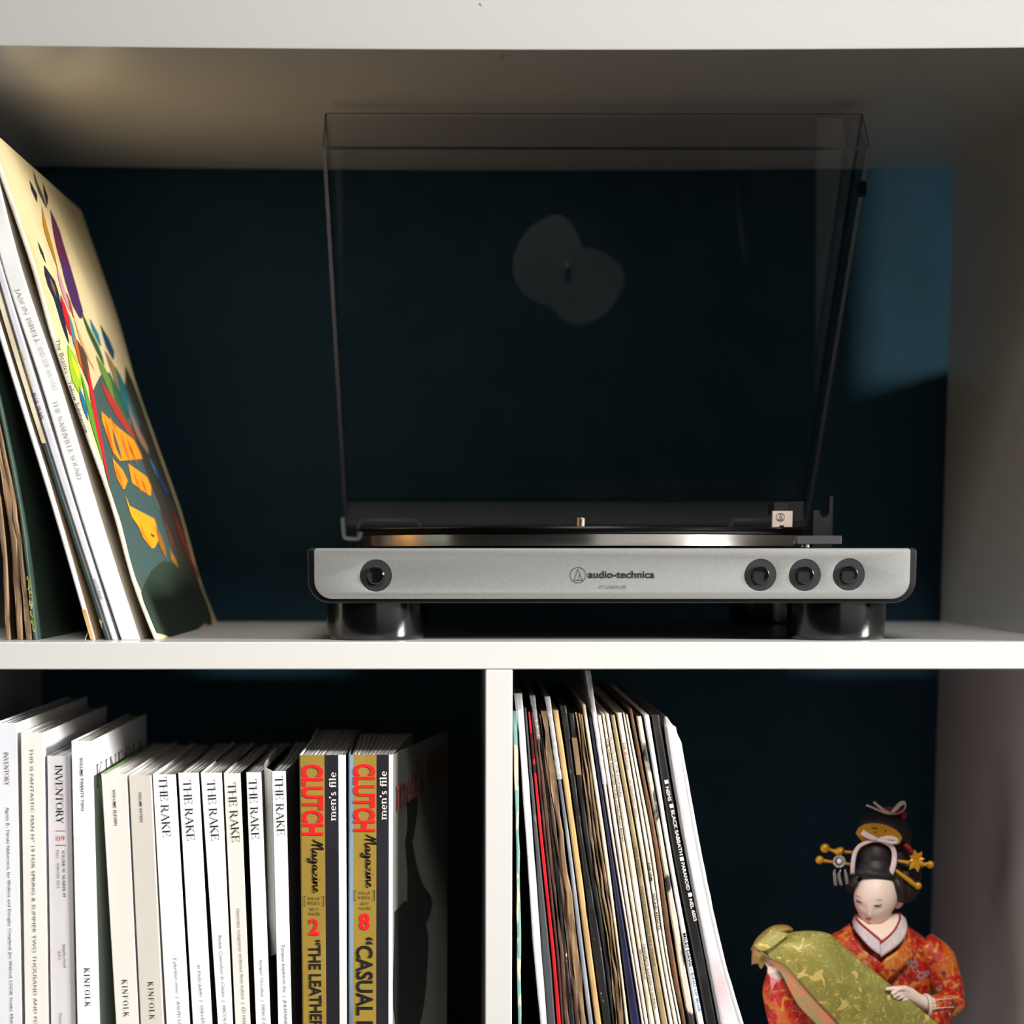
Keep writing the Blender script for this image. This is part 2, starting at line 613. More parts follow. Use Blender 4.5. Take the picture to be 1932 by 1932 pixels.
# ------------------------------------------------------------------ bookcase
bk = thing('bookcase', 'white lacquered open bookcase holding the turntable, records, magazines and doll', 'bookcase', (0.008, 0.195, FLOOR_Z))
sag = lambda x: -0.0026 * max(0.0, 1 - ((x - 0.03) / 0.36) ** 2)
n = 28
xs = [XL + (XR - XL) * i / n for i in range(n + 1)]
V, F = [], []
prof = [(D, 0), (0.0012, 0), (0.0003, 0.0003), (0, 0.0012), (0, 0.0368), (0.0012, 0.038), (D, 0.038)]
for x in xs:
    s = sag(x)
    V += [(x, y, H + z + (s if z < 0.02 else s * 0.4)) for y, z in prof]
k = len(prof)
for i in range(n):
    F += [(i * k + j, i * k + (j + 1) % k, (i + 1) * k + (j + 1) % k, (i + 1) * k + j) for j in range(k)]
F += [tuple(range(k)), tuple(reversed(range(n * k, n * k + k)))]
bm = bmesh.new()
vs = [bm.verts.new(v) for v in V]
for f in F:
    bm.faces.new([vs[j] for j in f])
bm_obj('top_board', bm, M['lacquer'], bk, angle=0.5)
box('shelf_board', XL, XR, 0, D, -0.016, 0, M['lacquer'], bk, bev=0.0006, seg=1)
box('divider', 0.0, 0.016, 0.0004, D, -0.351, -0.0161, M['lacquer'], bk, bev=0.0006, seg=1)
box('bottom_board', XL, XR, 0, D, FLOOR_Z, -0.351, M['lacquer'], bk, bev=0.0008, seg=1)
box('added_back_panel', XL - 0.02, XR + 0.02, D + 0.0002, D + 0.005, 0.352, 0.74, M['lacquer'], bk)  # added out of view to stop light leaking down behind the bookcase
box('unseen_top_panel', XL, XR, 0, D, 0.708, 0.746, M['lacquer'], bk, bev=0.0008, seg=1)  # unseen upper row, put on to block light coming over the top
box('side_panel', XL - 0.038, XL, 0, D, FLOOR_Z, 0.746, M['lacquer'], bk, bev=0.0008, seg=1)
box('side_panel', XR, XR + 0.038, 0, D, FLOOR_Z, 0.746, M['lacquer'], bk, bev=0.0008, seg=1)
M['chip'] = mat('bare_board', (150, 112, 74), 0.8)
# small scratches in the lacquer of the top board
bm = bmesh.new()
for (u0, v0, u1, v1) in ((939, 108, 957, 113), (942, 114, 943, 119), (948, 106, 949, 121), (954, 109, 955, 118), (905, 6, 908, 11)):
    y = 0.012 if v0 > 90 else -0.0002
    a, b = at(u0, v0, y), at(u1, v1, y)
    if v0 > 90:
        z = H + sag(a.x) - 0.0001
        a = Vector((a.x, 0.004 + (v0 - 100) * 0.0009, z)); b = Vector((b.x, 0.004 + (v1 - 100) * 0.0009, z))
        w = Vector((0.0003, 0.0004, 0))
    else:
        w = Vector((0.0004, 0, 0.0))
    bm.faces.new([bm.verts.new(p) for p in (a - w, b - w, b + w, a + w)])
tag(bm_obj('scratch', bm, M['chip'], bk), kind='stuff')


# ------------------------------------------------------------------ turntable
def plate(name, loops, y_back, thick, m, parent, bev=0.0, res=2):
    """flat plate in the x-z plane cut from outlines (holes allowed); front face at y_back - thick"""
    cu = bpy.data.curves.new('plate', 'CURVE')
    cu.dimensions = '2D'
    cu.fill_mode = 'BOTH'
    cu.extrude = max(thick / 2 - bev, 1e-5)
    cu.bevel_depth = bev
    cu.bevel_resolution = res
    cu.offset = -bev
    for lp in loops:
        sp = cu.splines.new('POLY')
        sp.points.add(len(lp) - 1)
        for p, (x, z) in zip(sp.points, lp):
            p.co = (x, z, 0, 1)
        sp.use_cyclic_u = True
    ob = bpy.data.objects.new('plate', cu)
    COL.objects.link(ob)
    dg = bpy.context.evaluated_depsgraph_get()
    me = bpy.data.meshes.new_from_object(ob.evaluated_get(dg))
    bpy.data.objects.remove(ob)
    bm = bmesh.new()
    bm.from_mesh(me)
    bmesh.ops.remove_doubles(bm, verts=bm.verts, dist=1e-6)
    for v in bm.verts:
        x, z, d = v.co
        v.co = (x, y_back - thick / 2 - d, z)
    return bm_obj(name, bm, m, parent, angle=0.5)


def rrect(x0, x1, z0, z1, rb, rt, n=10):
    P = []
    for cx, cz, a0, r in ((x1 - rt, z1 - rt, 0, rt), (x0 + rt, z1 - rt, 90, rt), (x0 + rb, z0 + rb, 180, rb), (x1 - rb, z0 + rb, 270, rb)):
        for i in range(n + 1):
            a = math.radians(a0 + 90 * i / n)
            P.append((cx + r * math.cos(a), cz + r * math.sin(a)))
    return P


def circ(cx, cz, r, n=40):
    return [(cx + r * math.cos(2 * math.pi * i / n), cz + r * math.sin(2 * math.pi * i / n)) for i in range(n)]


YT = 0.016
p = lambda u, v, Y=YT: at(u, v, Y)
tx0, tx1 = p(580, 1090).x, p(1730, 1090).x
tz0, tz1 = p(1155, 1138).z, p(1155, 1033).z
tt = thing('turntable', 'silver and black record player with its clear lid raised, a record on the platter', 'turntable', ((tx0 + tx1) / 2, 0.2, 0))
plate('plinth', [rrect(tx0, tx1, tz0, tz1, 0.0135, 0.003)], YT + 0.373, 0.372, M['black_plastic'], tt, bev=0.0014)
bx = [p(u, v) for u, v in ((709, 1086), (1434, 1085), (1518, 1085), (1601, 1084))]
fx0, fx1, fz0, fz1 = p(593, 1090).x, p(1716, 1090).x, p(1155, 1130).z, p(1155, 1034.5).z
RD = 0.0093
plate('front_panel', [rrect(fx0, fx1, fz0, fz1, 0.0105, 0.002)] + [circ(b.x, b.z, RD) for b in bx], YT + 0.0022, 0.0030, M['silver'], tt, bev=0.0005)
fy = YT - 0.0008
M['dish'] = mat('button_dish', (44, 43, 46), 0.32)
for b in bx:
    d = lathe('button_dish', [(RD - 0.0002, -0.0001), (RD - 0.0008, -0.0004), (0.0062, -0.0031), (0.0056, -0.0034), (0.0, -0.0035)],
              (b.x, fy, b.z), M['dish'], tt, frame=Matrix(((1, 0, 0), (0, 0, -1), (0, 1, 0))), n=48)
    lathe('button', [(0.0054, -0.0034), (0.0054, 0.0012), (0.0051, 0.0020), (0.0044, 0.0025), (0.0036, 0.0024), (0.0, 0.0021)],
          (b.x, fy, b.z), M['black_gloss'], d, frame=Matrix(((1, 0, 0), (0, 0, -1), (0, 1, 0))), n=40)
# maker's mark
bm = bmesh.new()


def ring2(bm, cx, cz, r, w, y, n=48):
    A = [bm.verts.new((cx + (r - w / 2) * math.cos(2 * math.pi * i / n), y, cz + (r - w / 2) * math.sin(2 * math.pi * i / n))) for i in range(n)]
    B = [bm.verts.new((cx + (r + w / 2) * math.cos(2 * math.pi * i / n), y, cz + (r + w / 2) * math.sin(2 * math.pi * i / n))) for i in range(n)]
    for i in range(n):
        bm.faces.new((A[i], B[i], B[(i + 1) % n], A[(i + 1) % n]))


def seg2(bm, a, b, w, y):
    bm.faces.new([bm.verts.new((q[0], y, q[1])) for q in _quad(a[0], a[1], b[0], b[1], w)])


def emblem(name, cx, cz, r, w, y, m, parent):
    bm = bmesh.new()
    ring2(bm, cx, cz, r, w, y)
    ax, az, lx, rx, bz = cx, cz + .8 * r, cx - .52 * r, cx + .53 * r, cz - .66 * r
    seg2(bm, (ax, az), (lx, bz), w, y); seg2(bm, (ax, az), (rx, bz), w, y); seg2(bm, (lx, bz), (rx, bz), w, y)
    seg2(bm, (cx + .25 * r, cz + .1 * r), (cx, bz), w, y)
    return bm_obj(name, bm, m, parent)


c = p(1090.6, 1085)
emblem('emblem', c.x, c.z, 0.0045, 0.0003, fy - 0.0003, M['ink'], tt)
print_px(sans('audio-technica', bold=0.022), [(1109.5, 1090), (1235, 1090)], 13.0, fy, M['ink'], tt)
print_px(sans('AT-LP60XUSB', bold=-0.005), [(1130, 1110.6), (1181.5, 1110.6)], 6.2, fy, M['ink_mid'], tt)
# feet
M['foot'] = mat('foot_gloss_black', (7, 7, 9), 0.16, spec=0.8)
for u, y in ((704.5, 0.050), (1592, 0.050), (704.5, 0.345), (1592, 0.345)):
    x = p(u, 1170, 0.022).x
    f = lathe('foot', [(0.0, 0.0), (0.0280, 0.0), (0.0289, 0.0006), (0.0294, 0.0016), (0.0296, 0.0032), (0.0296, tz0 + 0.001), (0.0, tz0 + 0.001)], (x, y, 0), M['foot'], tt, n=72)
# platter, mat, spindle
PX, PY = p(1099, 1000, 0.189).x, 0.189
lathe('platter', [(0.0, tz1 + 0.0006), (0.1445, tz1 + 0.0006), (0.1458, tz1 + 0.0012), (0.146, 0.0628), (0.1452, 0.0636), (0.0, 0.0636)], (PX, PY, 0), M['alu'], tt, n=160)
lathe('platter_mat', [(0.0, 0.0636), (0.1445, 0.0636), (0.1448, 0.0655), (0.0, 0.0655)], (PX, PY, 0), M['black_matt'], tt, n=128)
lathe('spindle', [(0.0032, 0.0655), (0.0032, 0.0740), (0.0029, 0.0750), (0.0018, 0.0756), (0.0, 0.0758)], (PX - 0.001, PY, 0), M['steel'], tt, n=28)
# raised lid
thk = 0.0024
LX0, LX1 = at(607, 265, .122).x, at(1645, 265, .122).x
C0 = np.array([0.368, 0.0905]); A0 = np.array([0.155, 0.3285])
LS = float(np.linalg.norm(A0 - C0)); PD = (A0 - C0) / LS; WD = np.array([-PD[1], PD[0]])


def lidp(x, s, w):
    q = C0 + PD * s + WD * w
    return (x, q[0], q[1])


bm = bmesh.new()
HF, HR = 0.0395, 0.029
oc = [(LX0, 0), (LX1, 0), (LX1, LS), (LX0, LS)]
ic = [(LX0 + thk, thk), (LX1 - thk, thk), (LX1 - thk, LS - thk), (LX0 + thk, LS - thk)]
ob_ = [bm.verts.new(lidp(x, s, 0)) for x, s in oc]
ib = [bm.verts.new(lidp(x, s, thk)) for x, s in ic]
ot = [bm.verts.new(lidp(x, s, HF if s > 0.1 else HR)) for x, s in oc]
it = [bm.verts.new(lidp(x, s, HF if s > 0.1 else HR)) for x, s in ic]
outer = [bm.faces.new(ob_)]
bm.faces.new(ib)
for i in range(4):
    j = (i + 1) % 4
    outer.append(bm.faces.new((ob_[i], ob_[j], ot[j], ot[i])))
    bm.faces.new((ib[i], ib[j], it[j], it[i]))
    rim = bm.faces.new((ot[i], ot[j], it[j], it[i]))
    rim.material_index = 1 if i == 2 else 2
    if i == 0:
        outer[-1].material_index = 3
ed = list({e for f in outer for e in f.edges if len([q for q in e.link_faces if q in outer]) == 2})
bmesh.ops.bevel(bm, geom=ed, offset=0.0013, segments=2, affect='EDGES', profile=0.5, material=1)
lid = bm_obj('lid', bm, [M['lid'], M['lid_edge'], M['lid_rim'], M['lid_rear_sheen']], tt)
tag(lid, 'clear smoked plastic lid raised on its hinges')
M['glint'] = clear_mat('corner_glint_plastic', (0.5, 0.5, 0.52), 1.49, rough=0.2, milk=0.5, milk_rgb=(210, 210, 214))
tube('lid_corner_glint', [at(646.5, 977, .325), at(648, 1000, .325), at(650, 1014, .325), at(660, 1017, .325), at(676, 1017, .325), at(680, 1008, .325), at(682, 1002, .325)], 0.0012, M['glint'], lid, n=8, smooth_pts=24)  # pale tube drawn for the light caught on the lid's rear corner
s_ = LS - 0.03
q = lidp(LX1 - 0.0016, s_, HF)
box('bumper', q[0] - 0.0028, q[0] + 0.0028, q[1] - 0.004, q[1] + 0.004, q[2] - 0.0045, q[2] + 0.0045, M['rubber'], lid, bev=0.0014)
for u0, u1 in ((676, 793), (1378, 1500)):
    a, b = p(u0, 985, 0.33), p(u1, 985, 0.33)
    box('hinge_block', a.x + 0.003, b.x - 0.003, 0.346, 0.382, tz1 - 0.0005, 0.0725, M['black_matt'], tt, bev=0.0015)
    z1 = 0.0755
    tube('hinge_cover', [(a.x, 0.330, tz1 - 0.0003), (a.x, 0.330, z1 - 0.004), (a.x + 0.003, 0.330, z1), (b.x - 0.003, 0.330, z1), (b.x, 0.330, z1 - 0.004), (b.x, 0.330, tz1 - 0.0003)],
         0.0012, M['lid_rim'], tt, n=8)
# tonearm with cartridge
hx = p(1476, 980, 0.10).x
ta = tube('tonearm', [(hx + 0.001, 0.118, 0.0795), (hx + 0.012, 0.20, 0.0805), (0.228, 0.318, 0.081)], 0.0038, M['black_plastic'], tt, n=14)
a, b = p(1460, 947, 0.10), p(1493, 965, 0.10)
box('headshell', a.x, b.x - 0.001, 0.101, 0.126, b.z - 0.001, a.z, M['black_matt'], ta, bev=0.0006, seg=1)
a, b = p(1495, 946, 0.112), p(1516, 985, 0.112)
box('finger_lift', a.x - 0.002, b.x, 0.112, 0.120, b.z, a.z, M['black_matt'], ta, bev=0.0005, seg=1)
a, b = p(1457.5, 964, 0.10), p(1495, 994.5, 0.10)
cart = plate('cartridge', [[(a.x, b.z), (a.x + .36 * (b.x - a.x), b.z), (a.x + .36 * (b.x - a.x), b.z + .001), (a.x + .58 * (b.x - a.x), b.z + .001), (a.x + .58 * (b.x - a.x), b.z), (b.x, b.z), (b.x, a.z), (a.x, a.z)]], 0.1045, 0.0045, M['cream_plate'], ta, bev=0.0003)
c = p(1472.5, 976, 0.0998)
emblem('emblem', c.x, c.z, 0.0025, 0.0004, 0.0997, M['ink_mid'], ta)
M['rest'] = mat('arm_rest_plastic', (30, 29, 28), 0.6)
# arm rest post and lever
a, b = p(1536, 936, 0.16), p(1572, 1012, 0.16)
pl = [(a.x, tz1 - .0005), (b.x, tz1 - .0005), (b.x, a.z), (b.x - .0026, a.z), (b.x - .0028, a.z - .011), (b.x - .0045, a.z - .0135), (b.x - .0068, a.z - .0135), (b.x - .0084, a.z - .011), (b.x - .0086, a.z - .009), (a.x, a.z - .009)]
plate('arm_rest', [pl], 0.172, 0.010, M['rest'], tt, bev=0.0006)
a, b = p(1503, 1010.5, 0.034), p(1588, 1027, 0.034)
lev = box('lift_lever', a.x, b.x, 0.034, 0.046, b.z, a.z, M['dark_grey'], tt, bev=0.0004, seg=1)
c = p(1521, 1030, 0.038)
lathe('lever_pin', [(0.0026, tz1 - 0.0003), (0.0026, b.z + 0.0002)], (c.x, 0.039, 0), M['alu'], lev, n=20)

# the record on the platter is a thing of its own
rec = thing('vinyl_record', 'black vinyl record with a two-tone paper label lying on the turntable platter', 'record', (PX, PY, 0.0655))
lathe('disc', [(0.0, 0.0656), (0.1490, 0.0656), (0.1500, 0.0661), (0.1503, 0.0667), (0.1500, 0.0673), (0.1470, 0.0675), (0.146, 0.0671), (0.052, 0.0671), (0.047, 0.0674), (0.0, 0.0674)], (PX, PY, 0), M['vinyl'], rec, n=160)
LR = 0.043


def lobe(cx, cy, rx, ry):
    P = []
    for i in range(64):
        a = 2 * math.pi * i / 64
        x, y = cx + rx * math.cos(a), cy + ry * math.sin(a)
        r = math.hypot(x, y)
        if r > 0.985:
            x, y = x / r * 0.985, y / r * 0.985
        P.append((PX + x * LR, PY - y * LR, 0.0679))
    return P


lb = lathe('label', [(0.0033, 0.0674), (LR, 0.0674), (LR, 0.0677), (0.0033, 0.0677)], (PX, PY, 0), M['black_matt'], rec, n=64)
P1, P2 = lobe(-.38, .2, .62, .8), lobe(.3, -.3, .68, .68)
mesh('label_print', P1 + [(x, y, z + 0.00005) for x, y, z in P2], [tuple(reversed(range(64))), tuple(reversed(range(64, 128)))], M['label_grey'], lb)

# ------------------------------------------------------------------ record sleeves
def paper(name, rgb, rgb2=None, scale=90, lo=0.45, hi=0.62, rough=0.62, stretch=(1, 1, 0.35), **k):
    return mat(name, rgb, rough, rgb2=rgb2, scale=scale, lo=lo, hi=hi, stretch=stretch, **k)


S = {
    'cream': paper('cream_card', (226, 212, 186), (206, 188, 156)),
    'cream_pale': paper('pale_cream_card', (238, 228, 208), (222, 208, 182)),  # a paler cream, used on some spines
    'white': paper('white_card', (240, 238, 236), (228, 226, 226)),
    'lavender': paper('cool_white_card', (218, 216, 224), (206, 204, 212)),
    'pink_cream': paper('pinkish_card', (230, 214, 202), (214, 194, 178)),
    'tan': paper('tan_card', (196, 160, 104), (178, 140, 88)),
    'kraft': paper('worn_kraft_card', (150, 122, 88), (96, 74, 52), scale=140, stretch=(1.5, 1, 0.12), lo=0.35, hi=0.65, bump=0.5),
    'brown': paper('brown_card', (92, 62, 42), (58, 38, 26), scale=160, stretch=(2, 1, 0.1), bump=0.4),
    'wood': paper('russet_card', (128, 84, 46), (62, 40, 26), scale=200, stretch=(3, 1, 0.08), lo=0.3, hi=0.7),
    'maroon': paper('maroon_card', (84, 40, 40), (48, 26, 28), scale=120),
    'red': paper('red_card', (206, 20, 30), (186, 14, 26), rough=0.35),
    'slate': paper('slate_card', (58, 62, 66), (150, 148, 142), scale=260, lo=0.62, hi=0.74),
    'black': paper('black_card', (22, 21, 22), (40, 38, 38), rough=0.4),
    'black_worn': paper('worn_black_card', (24, 23, 24), (196, 186, 168), scale=330, lo=0.66, hi=0.72, rough=0.45, stretch=(1, 1, 0.5)),
    'navy': paper('navy_card', (30, 30, 68), (22, 22, 50), rough=0.4),
    'olive': paper('olive_tan_card', (158, 140, 98), (142, 122, 84)),
    'teal_worn': paper('worn_teal_card', (222, 208, 168), (112, 158, 150), scale=70, lo=0.44, hi=0.47, stretch=(1, 1, 0.5), bump=0.4),
    'teal_spots': paper('dark_teal_card', (28, 52, 56), (226, 204, 160), scale=75, lo=0.6, hi=0.63, stretch=(1, 1, 0.45)),
    'mottled': paper('mottled_card', (214, 200, 178), (40, 36, 36), scale=85, lo=0.5, hi=0.56, stretch=(1, 1, 0.45)),
    'grey_sheen': paper('blue_grey_card', (150, 156, 164), (92, 98, 108), scale=60, rough=0.25, stretch=(2, 1, 0.15)),
    'green': paper('dark_green_card', (50, 74, 60), (40, 60, 50)),
    'rose': paper('rose_cover', (240, 230, 232), (232, 118, 132), scale=16, lo=0.48, hi=0.6, stretch=(1, 1, 0.6)),
    'teal_cover': paper('teal_print', (66, 88, 84), (54, 74, 72), scale=30),
}
M['sleeve'] = clear_mat('cloudy_plastic_sleeve', (0.96, 0.96, 0.97), 1.4, rough=0.12, milk=0.22, milk_rgb=(240, 240, 246))
M['sleeve_white'] = clear_mat('milky_plastic_sleeve', (0.95, 0.95, 0.97), 1.4, rough=0.15, milk=0.42, milk_rgb=(245, 243, 245))


def edge_fn(rows, Y, which):
    P = [at(r[1 + which], r[0], Y) for r in rows]
    zs = np.array([q.z for q in P])
    xs = np.array([q.x for q in P])
    o = np.argsort(zs)
    zs, xs = zs[o], xs[o]

    def f(z):
        if z > zs[-1]:
            return xs[-1] + (xs[-1] - xs[-2]) / (zs[-1] - zs[-2]) * (z - zs[-1])
        if z < zs[0]:
            return xs[0] + (xs[1] - xs[0]) / (zs[1] - zs[0]) * (z - zs[0])
        i = min(max(int(np.searchsorted(zs, z)) - 1, 0), len(zs) - 2)
        h = zs[i + 1] - zs[i]
        t = (z - zs[i]) / h
        def sl(j):
            a, b = max(j - 1, 0), min(j + 1, len(zs) - 1)
            return (xs[b] - xs[a]) / (zs[b] - zs[a])
        m0, m1 = sl(i) * h, sl(i + 1) * h
        return (2 * t**3 - 3 * t**2 + 1) * xs[i] + (t**3 - 2 * t**2 + t) * m0 + (-2 * t**3 + 3 * t**2) * xs[i + 1] + (t**3 - t**2) * m1
    return f


def jacket(name, parent, xl, xr, z0, z1, Y, depth, ms, mc, jit=0.0, n=26, round_=0.0009, seed=1, top_cut=0.0):
    """record jacket: a thin upright slab whose left and right faces follow xl(z), xr(z); slot 0 = spine, slot 1 = covers"""
    rnd = random.Random(seed)
    V, F, FM = [], [], []
    for i in range(n):
        t = i / (n - 1)
        z = z0 + (z1 - z0) * t
        a, b = xl(z), xr(z)
        if b - a < 0.0009:
            c = (a + b) / 2
            a, b = c - 0.00045, c + 0.00045
        if jit and 0 < i < n - 1:
            a += rnd.uniform(-jit, jit) * 0.5
            b += rnd.uniform(-jit, jit) * 0.5
        w = b - a
        yj = rnd.uniform(-jit, jit) if jit else 0
        r = min(round_, w * 0.3)
        end = 0.0006 if i in (0, n - 1) else 0
        V += [(a, Y + depth, z), (a, Y + r + end, z), (a + r, Y + yj + end, z), (b - r, Y + yj + end, z), (b, Y + r + end, z),
              (b, Y + depth, z - top_cut * (i == n - 1))]
    k = 6
    for i in range(n - 1):
        for j in range(k):
            F.append((i * k + j, i * k + (j + 1) % k, (i + 1) * k + (j + 1) % k, (i + 1) * k + j))
            FM.append(0 if j in (1, 2, 3) else 1)
    F += [tuple(reversed(range(k))), tuple(range((n - 1) * k, n * k))]
    FM += [1, 1]
    return mesh(name, V, F, [ms, mc], parent, fm=FM)


Y_LP = 0.030
LP_N = [0]


def lp(label, rows, top, ms, mc, z0, group, jit=0.0, Y=Y_LP, depth=0.313, name='record_sleeve', shrink=0.0003):
    LP_N[0] += 1
    f, g = edge_fn(rows, Y, 0), edge_fn(rows, Y, 1)
    xl, xr = (lambda z: f(z) + shrink), (lambda z: g(z) - shrink)
    zt = at((rows[0][1] + rows[0][2]) / 2, top, Y).z
    r = thing(name, label, 'record sleeve', ((xl(z0) + xr(z0)) / 2, Y + depth / 2, z0), group)
    jacket('jacket', r, xl, xr, z0 + 0.0002, zt, Y, depth, ms, mc, jit, seed=LP_N[0])
    return r, xl, xr, zt


def poly_sleeve(r, xl, xr, z0, zt, m, Y=Y_LP, depth=0.316, grow=0.0006, name='plastic_sleeve', flare=0.0):
    j = jacket(name, r, lambda z: xl(z) - grow - flare * max(0, (z - zt + 0.02)) , lambda z: xr(z) + grow, z0, zt, Y - 0.0012, depth, m, m, jit=0.0003, n=30, round_=0.0012, seed=5)
    return j


# ---- lower right compartment: rows of (y, left, right) pixels of each spine at four heights
YA, YB, YC, YD = 1400, 1600, 1800, 1932
ZB = -0.351
GR = 'records standing in the lower right compartment'


def rr(a, b, c, d):
    return [(YA, *a), (YB, *b), (YC, *c), (YD, *d)]


def split(a, b, c, d, n):
    """n equal spines between the given outer edges"""
    out = []
    for i in range(n):
        out.append(rr(*[(q[0] + (q[1] - q[0]) * i / n, q[0] + (q[1] - q[0]) * (i + 1) / n) for q in (a, b, c, d)]))
    return out


lp('worn teal and cream mottled record spine, first beside the white divider', rr((967.8, 978.4), (973, 981), (974.8, 983.8), (977.5, 985)), 1342, S['teal_worn'], S['kraft'], ZB, GR, 0.0007)
r, xl, xr, zt = lp('white record in a cloudy plastic sleeve between the teal and the slate-black spines', rr((980.7, 991), (994.5, 1006.4), (1008, 1021), (1020.7, 1031.4)), 1340, S['white'], S['white'], ZB, GR)
poly_sleeve(r, xl, xr, ZB, at(984, 1308, Y_LP).z, M['sleeve_white'], flare=0.06)
lp('slate-black flecked record spine left of the red one', rr((993.7, 999.6), (1009, 1018), (1022.4, 1038.6), (1033, 1048.6)), 1335, S['slate'], S['black'], ZB, GR, 0.0003)
r, xl, xr, zt = lp('bright red record spine, the only red one', rr((1001, 1006.6), (1019.5, 1027), (1040, 1048), (1050.5, 1059.5)), 1343, S['red'], S['black'], ZB, GR)
# the red spine has dark bands near its top
for v0, v1 in ((1383, 1432), (1442, 1458)):
    pts = []
    for v in np.linspace(v0, v1, 6):
        z = at(1005, v, Y_LP).z
        pts.append((xl(z) + 0.0001, xr(z) - 0.0001, z))
    mesh('band', [q for a, b, z in pts for q in ((a, Y_LP - 0.0003, z), (b, Y_LP - 0.0003, z))], [(2 * i, 2 * i + 1, 2 * i + 3, 2 * i + 2) for i in range(5)], S['black'], r)
lp('thin maroon record spine right against the red one', rr((1007.4, 1014), (1028, 1034), (1048.8, 1055), (1060, 1065)), 1345, S['maroon'], S['brown'], ZB, GR, 0.0003)
wb = ['ragged dark brown sleeve next to the maroon spine', 'ragged black-brown sleeve, middle of the three dark worn ones', 'ragged brown sleeve just left of the frayed kraft one']
for i, rw in enumerate(split((1014, 1027.5), (1034.5, 1055), (1055.5, 1079), (1065.5, 1096), 3)):
    r, xl, xr, zt = lp(wb[i], rw, 1342 + 3 * i, [S['brown'], S['black_worn'], S['brown']][i], S['brown'], ZB, GR, 0.0011)
    if i == 0:
        poly_sleeve(r, xl, xr, at(1010, 1395, Y_LP).z, at(1000, 1312, Y_LP).z, M['sleeve'], flare=0.08)
lp('frayed kraft cardboard sleeve with a wavy split edge', rr((1028, 1041), (1055.5, 1068), (1079.5, 1093), (1096.5, 1108)), 1342, S['kraft'], S['brown'], ZB, GR, 0.0016)
r, xl, xr, zt = lp('blue-grey record in a glossy plastic sleeve left of the tan spine', rr((1042, 1049), (1069.5, 1078), (1093.5, 1103), (1110, 1120)), 1345, S['grey_sheen'], S['slate'], ZB, GR)
poly_sleeve(r, xl, xr, at(1050, 1470, Y_LP).z, at(1039, 1314, Y_LP).z, M['sleeve_white'], flare=0.03)
lp('plain tan gold record spine, broad and clean', rr((1051, 1063), (1079, 1092), (1105, 1117.6), (1123, 1136)), 1340, S['tan'], S['tan'], ZB, GR)
lp('black record spine scuffed white along its edge, right of the tan one', rr((1065.6, 1078), (1093, 1104), (1119, 1138.2), (1137, 1154)), 1332, S['black_worn'], S['black'], ZB, GR, 0.0006)
r, xl, xr, zt = lp('glossy black record with a tan patch high on its spine', rr((1078.6, 1091), (1104.5, 1115.5), (1138.6, 1147), (1154.5, 1160)), 1346, S['black'], S['black'], ZB, GR)
pts = []
for v in np.linspace(1392, 1462, 6):
    z = at(1085, v, Y_LP).z
    pts.append((xl(z) + 0.0001, xr(z) - 0.0001, z))
mesh('band', [q for a, b, z in pts for q in ((a, Y_LP - 0.0003, z), (b, Y_LP - 0.0003, z))], [(2 * i, 2 * i + 1, 2 * i + 3, 2 * i + 2) for i in range(5)], S['kraft'], r)
wb = ['bundle-worn brown sleeve just right of the glossy black spine', 'brown paper sleeve, middle of three left of the thin cream spine', 'brown paper sleeve touching the thin cream spine']
for i, rw in enumerate(split((1091.5, 1107.5), (1116, 1136.5), (1147.5, 1164.6), (1161, 1179), 3)):
    lp(wb[i], rw, 1344 + 2 * i, S['kraft'], S['brown'], ZB, GR, 0.0012)
lp('thin smooth cream record spine right of the brown paper bundle', rr((1108, 1116), (1137, 1145.7), (1165, 1170.7), (1180, 1187)), 1329, S['cream'], S['cream'], ZB, GR)
lp('navy blue record spine in the dark gap', rr((1117.5, 1123.5), (1147, 1154.5), (1173, 1187), (1190, 1208)), 1352, S['navy'], S['black'], ZB, GR)
r, xl, xr, zt = lp('pinkish white record whose tall plastic sleeve sticks up to the shelf', rr((1125, 1133), (1156, 1162), (1189, 1194.3), (1210, 1215.8)), 1345, S['pink_cream'], S['white'], ZB, GR)
poly_sleeve(r, xl, xr, at(1135, 1480, Y_LP).z, -0.0185, M['sleeve_white'], grow=0.0004)
lp('blank pinkish cream record spine left of the small black lettering', rr((1134, 1142.5), (1163.6, 1172), (1194.6, 1203), (1216.2, 1224)), 1350, S['pink_cream'], S['cream'], ZB, GR)
r16, *_ = lp('cream record spine with long condensed black lettering, left of the pioneers one', rr((1143, 1149.5), (1173, 1181.4), (1204.5, 1213), (1224.8, 1236.5)), 1347, S['cream'], S['cream'], ZB, GR)
r17, *_ = lp('white record spine about pioneers and cowboy songs', rr((1150, 1158.8), (1181.7, 1194.2), (1213.4, 1224), (1237, 1247)), 1347, S['cream_pale'], S['white'], ZB, GR)
r18, *_ = lp('olive tan record spine with dark faded lettering', rr((1160, 1169.5), (1194.6, 1205), (1225, 1237.4), (1247.6, 1261)), 1349, S['olive'], S['brown'], ZB, GR)
r19, *_ = lp('cream record spine with dull red lettering near its top', rr((1171.5, 1183), (1206.4, 1216), (1238.6, 1246.8), (1262, 1270.5)), 1345, S['cream_pale'], S['cream'], ZB, GR)
r20, *_ = lp('cream record spine with short bold black lettering low down', rr((1183.5, 1189), (1217, 1225.3), (1247.2, 1254.8), (1271, 1280)), 1345, S['cream_pale'], S['cream'], ZB, GR)
lp('blank cream record spine left of the russet one', rr((1189.3, 1195), (1225.7, 1233.5), (1255.2, 1260.5), (1280.4, 1286)), 1348, S['cream_pale'], S['cream'], ZB, GR)
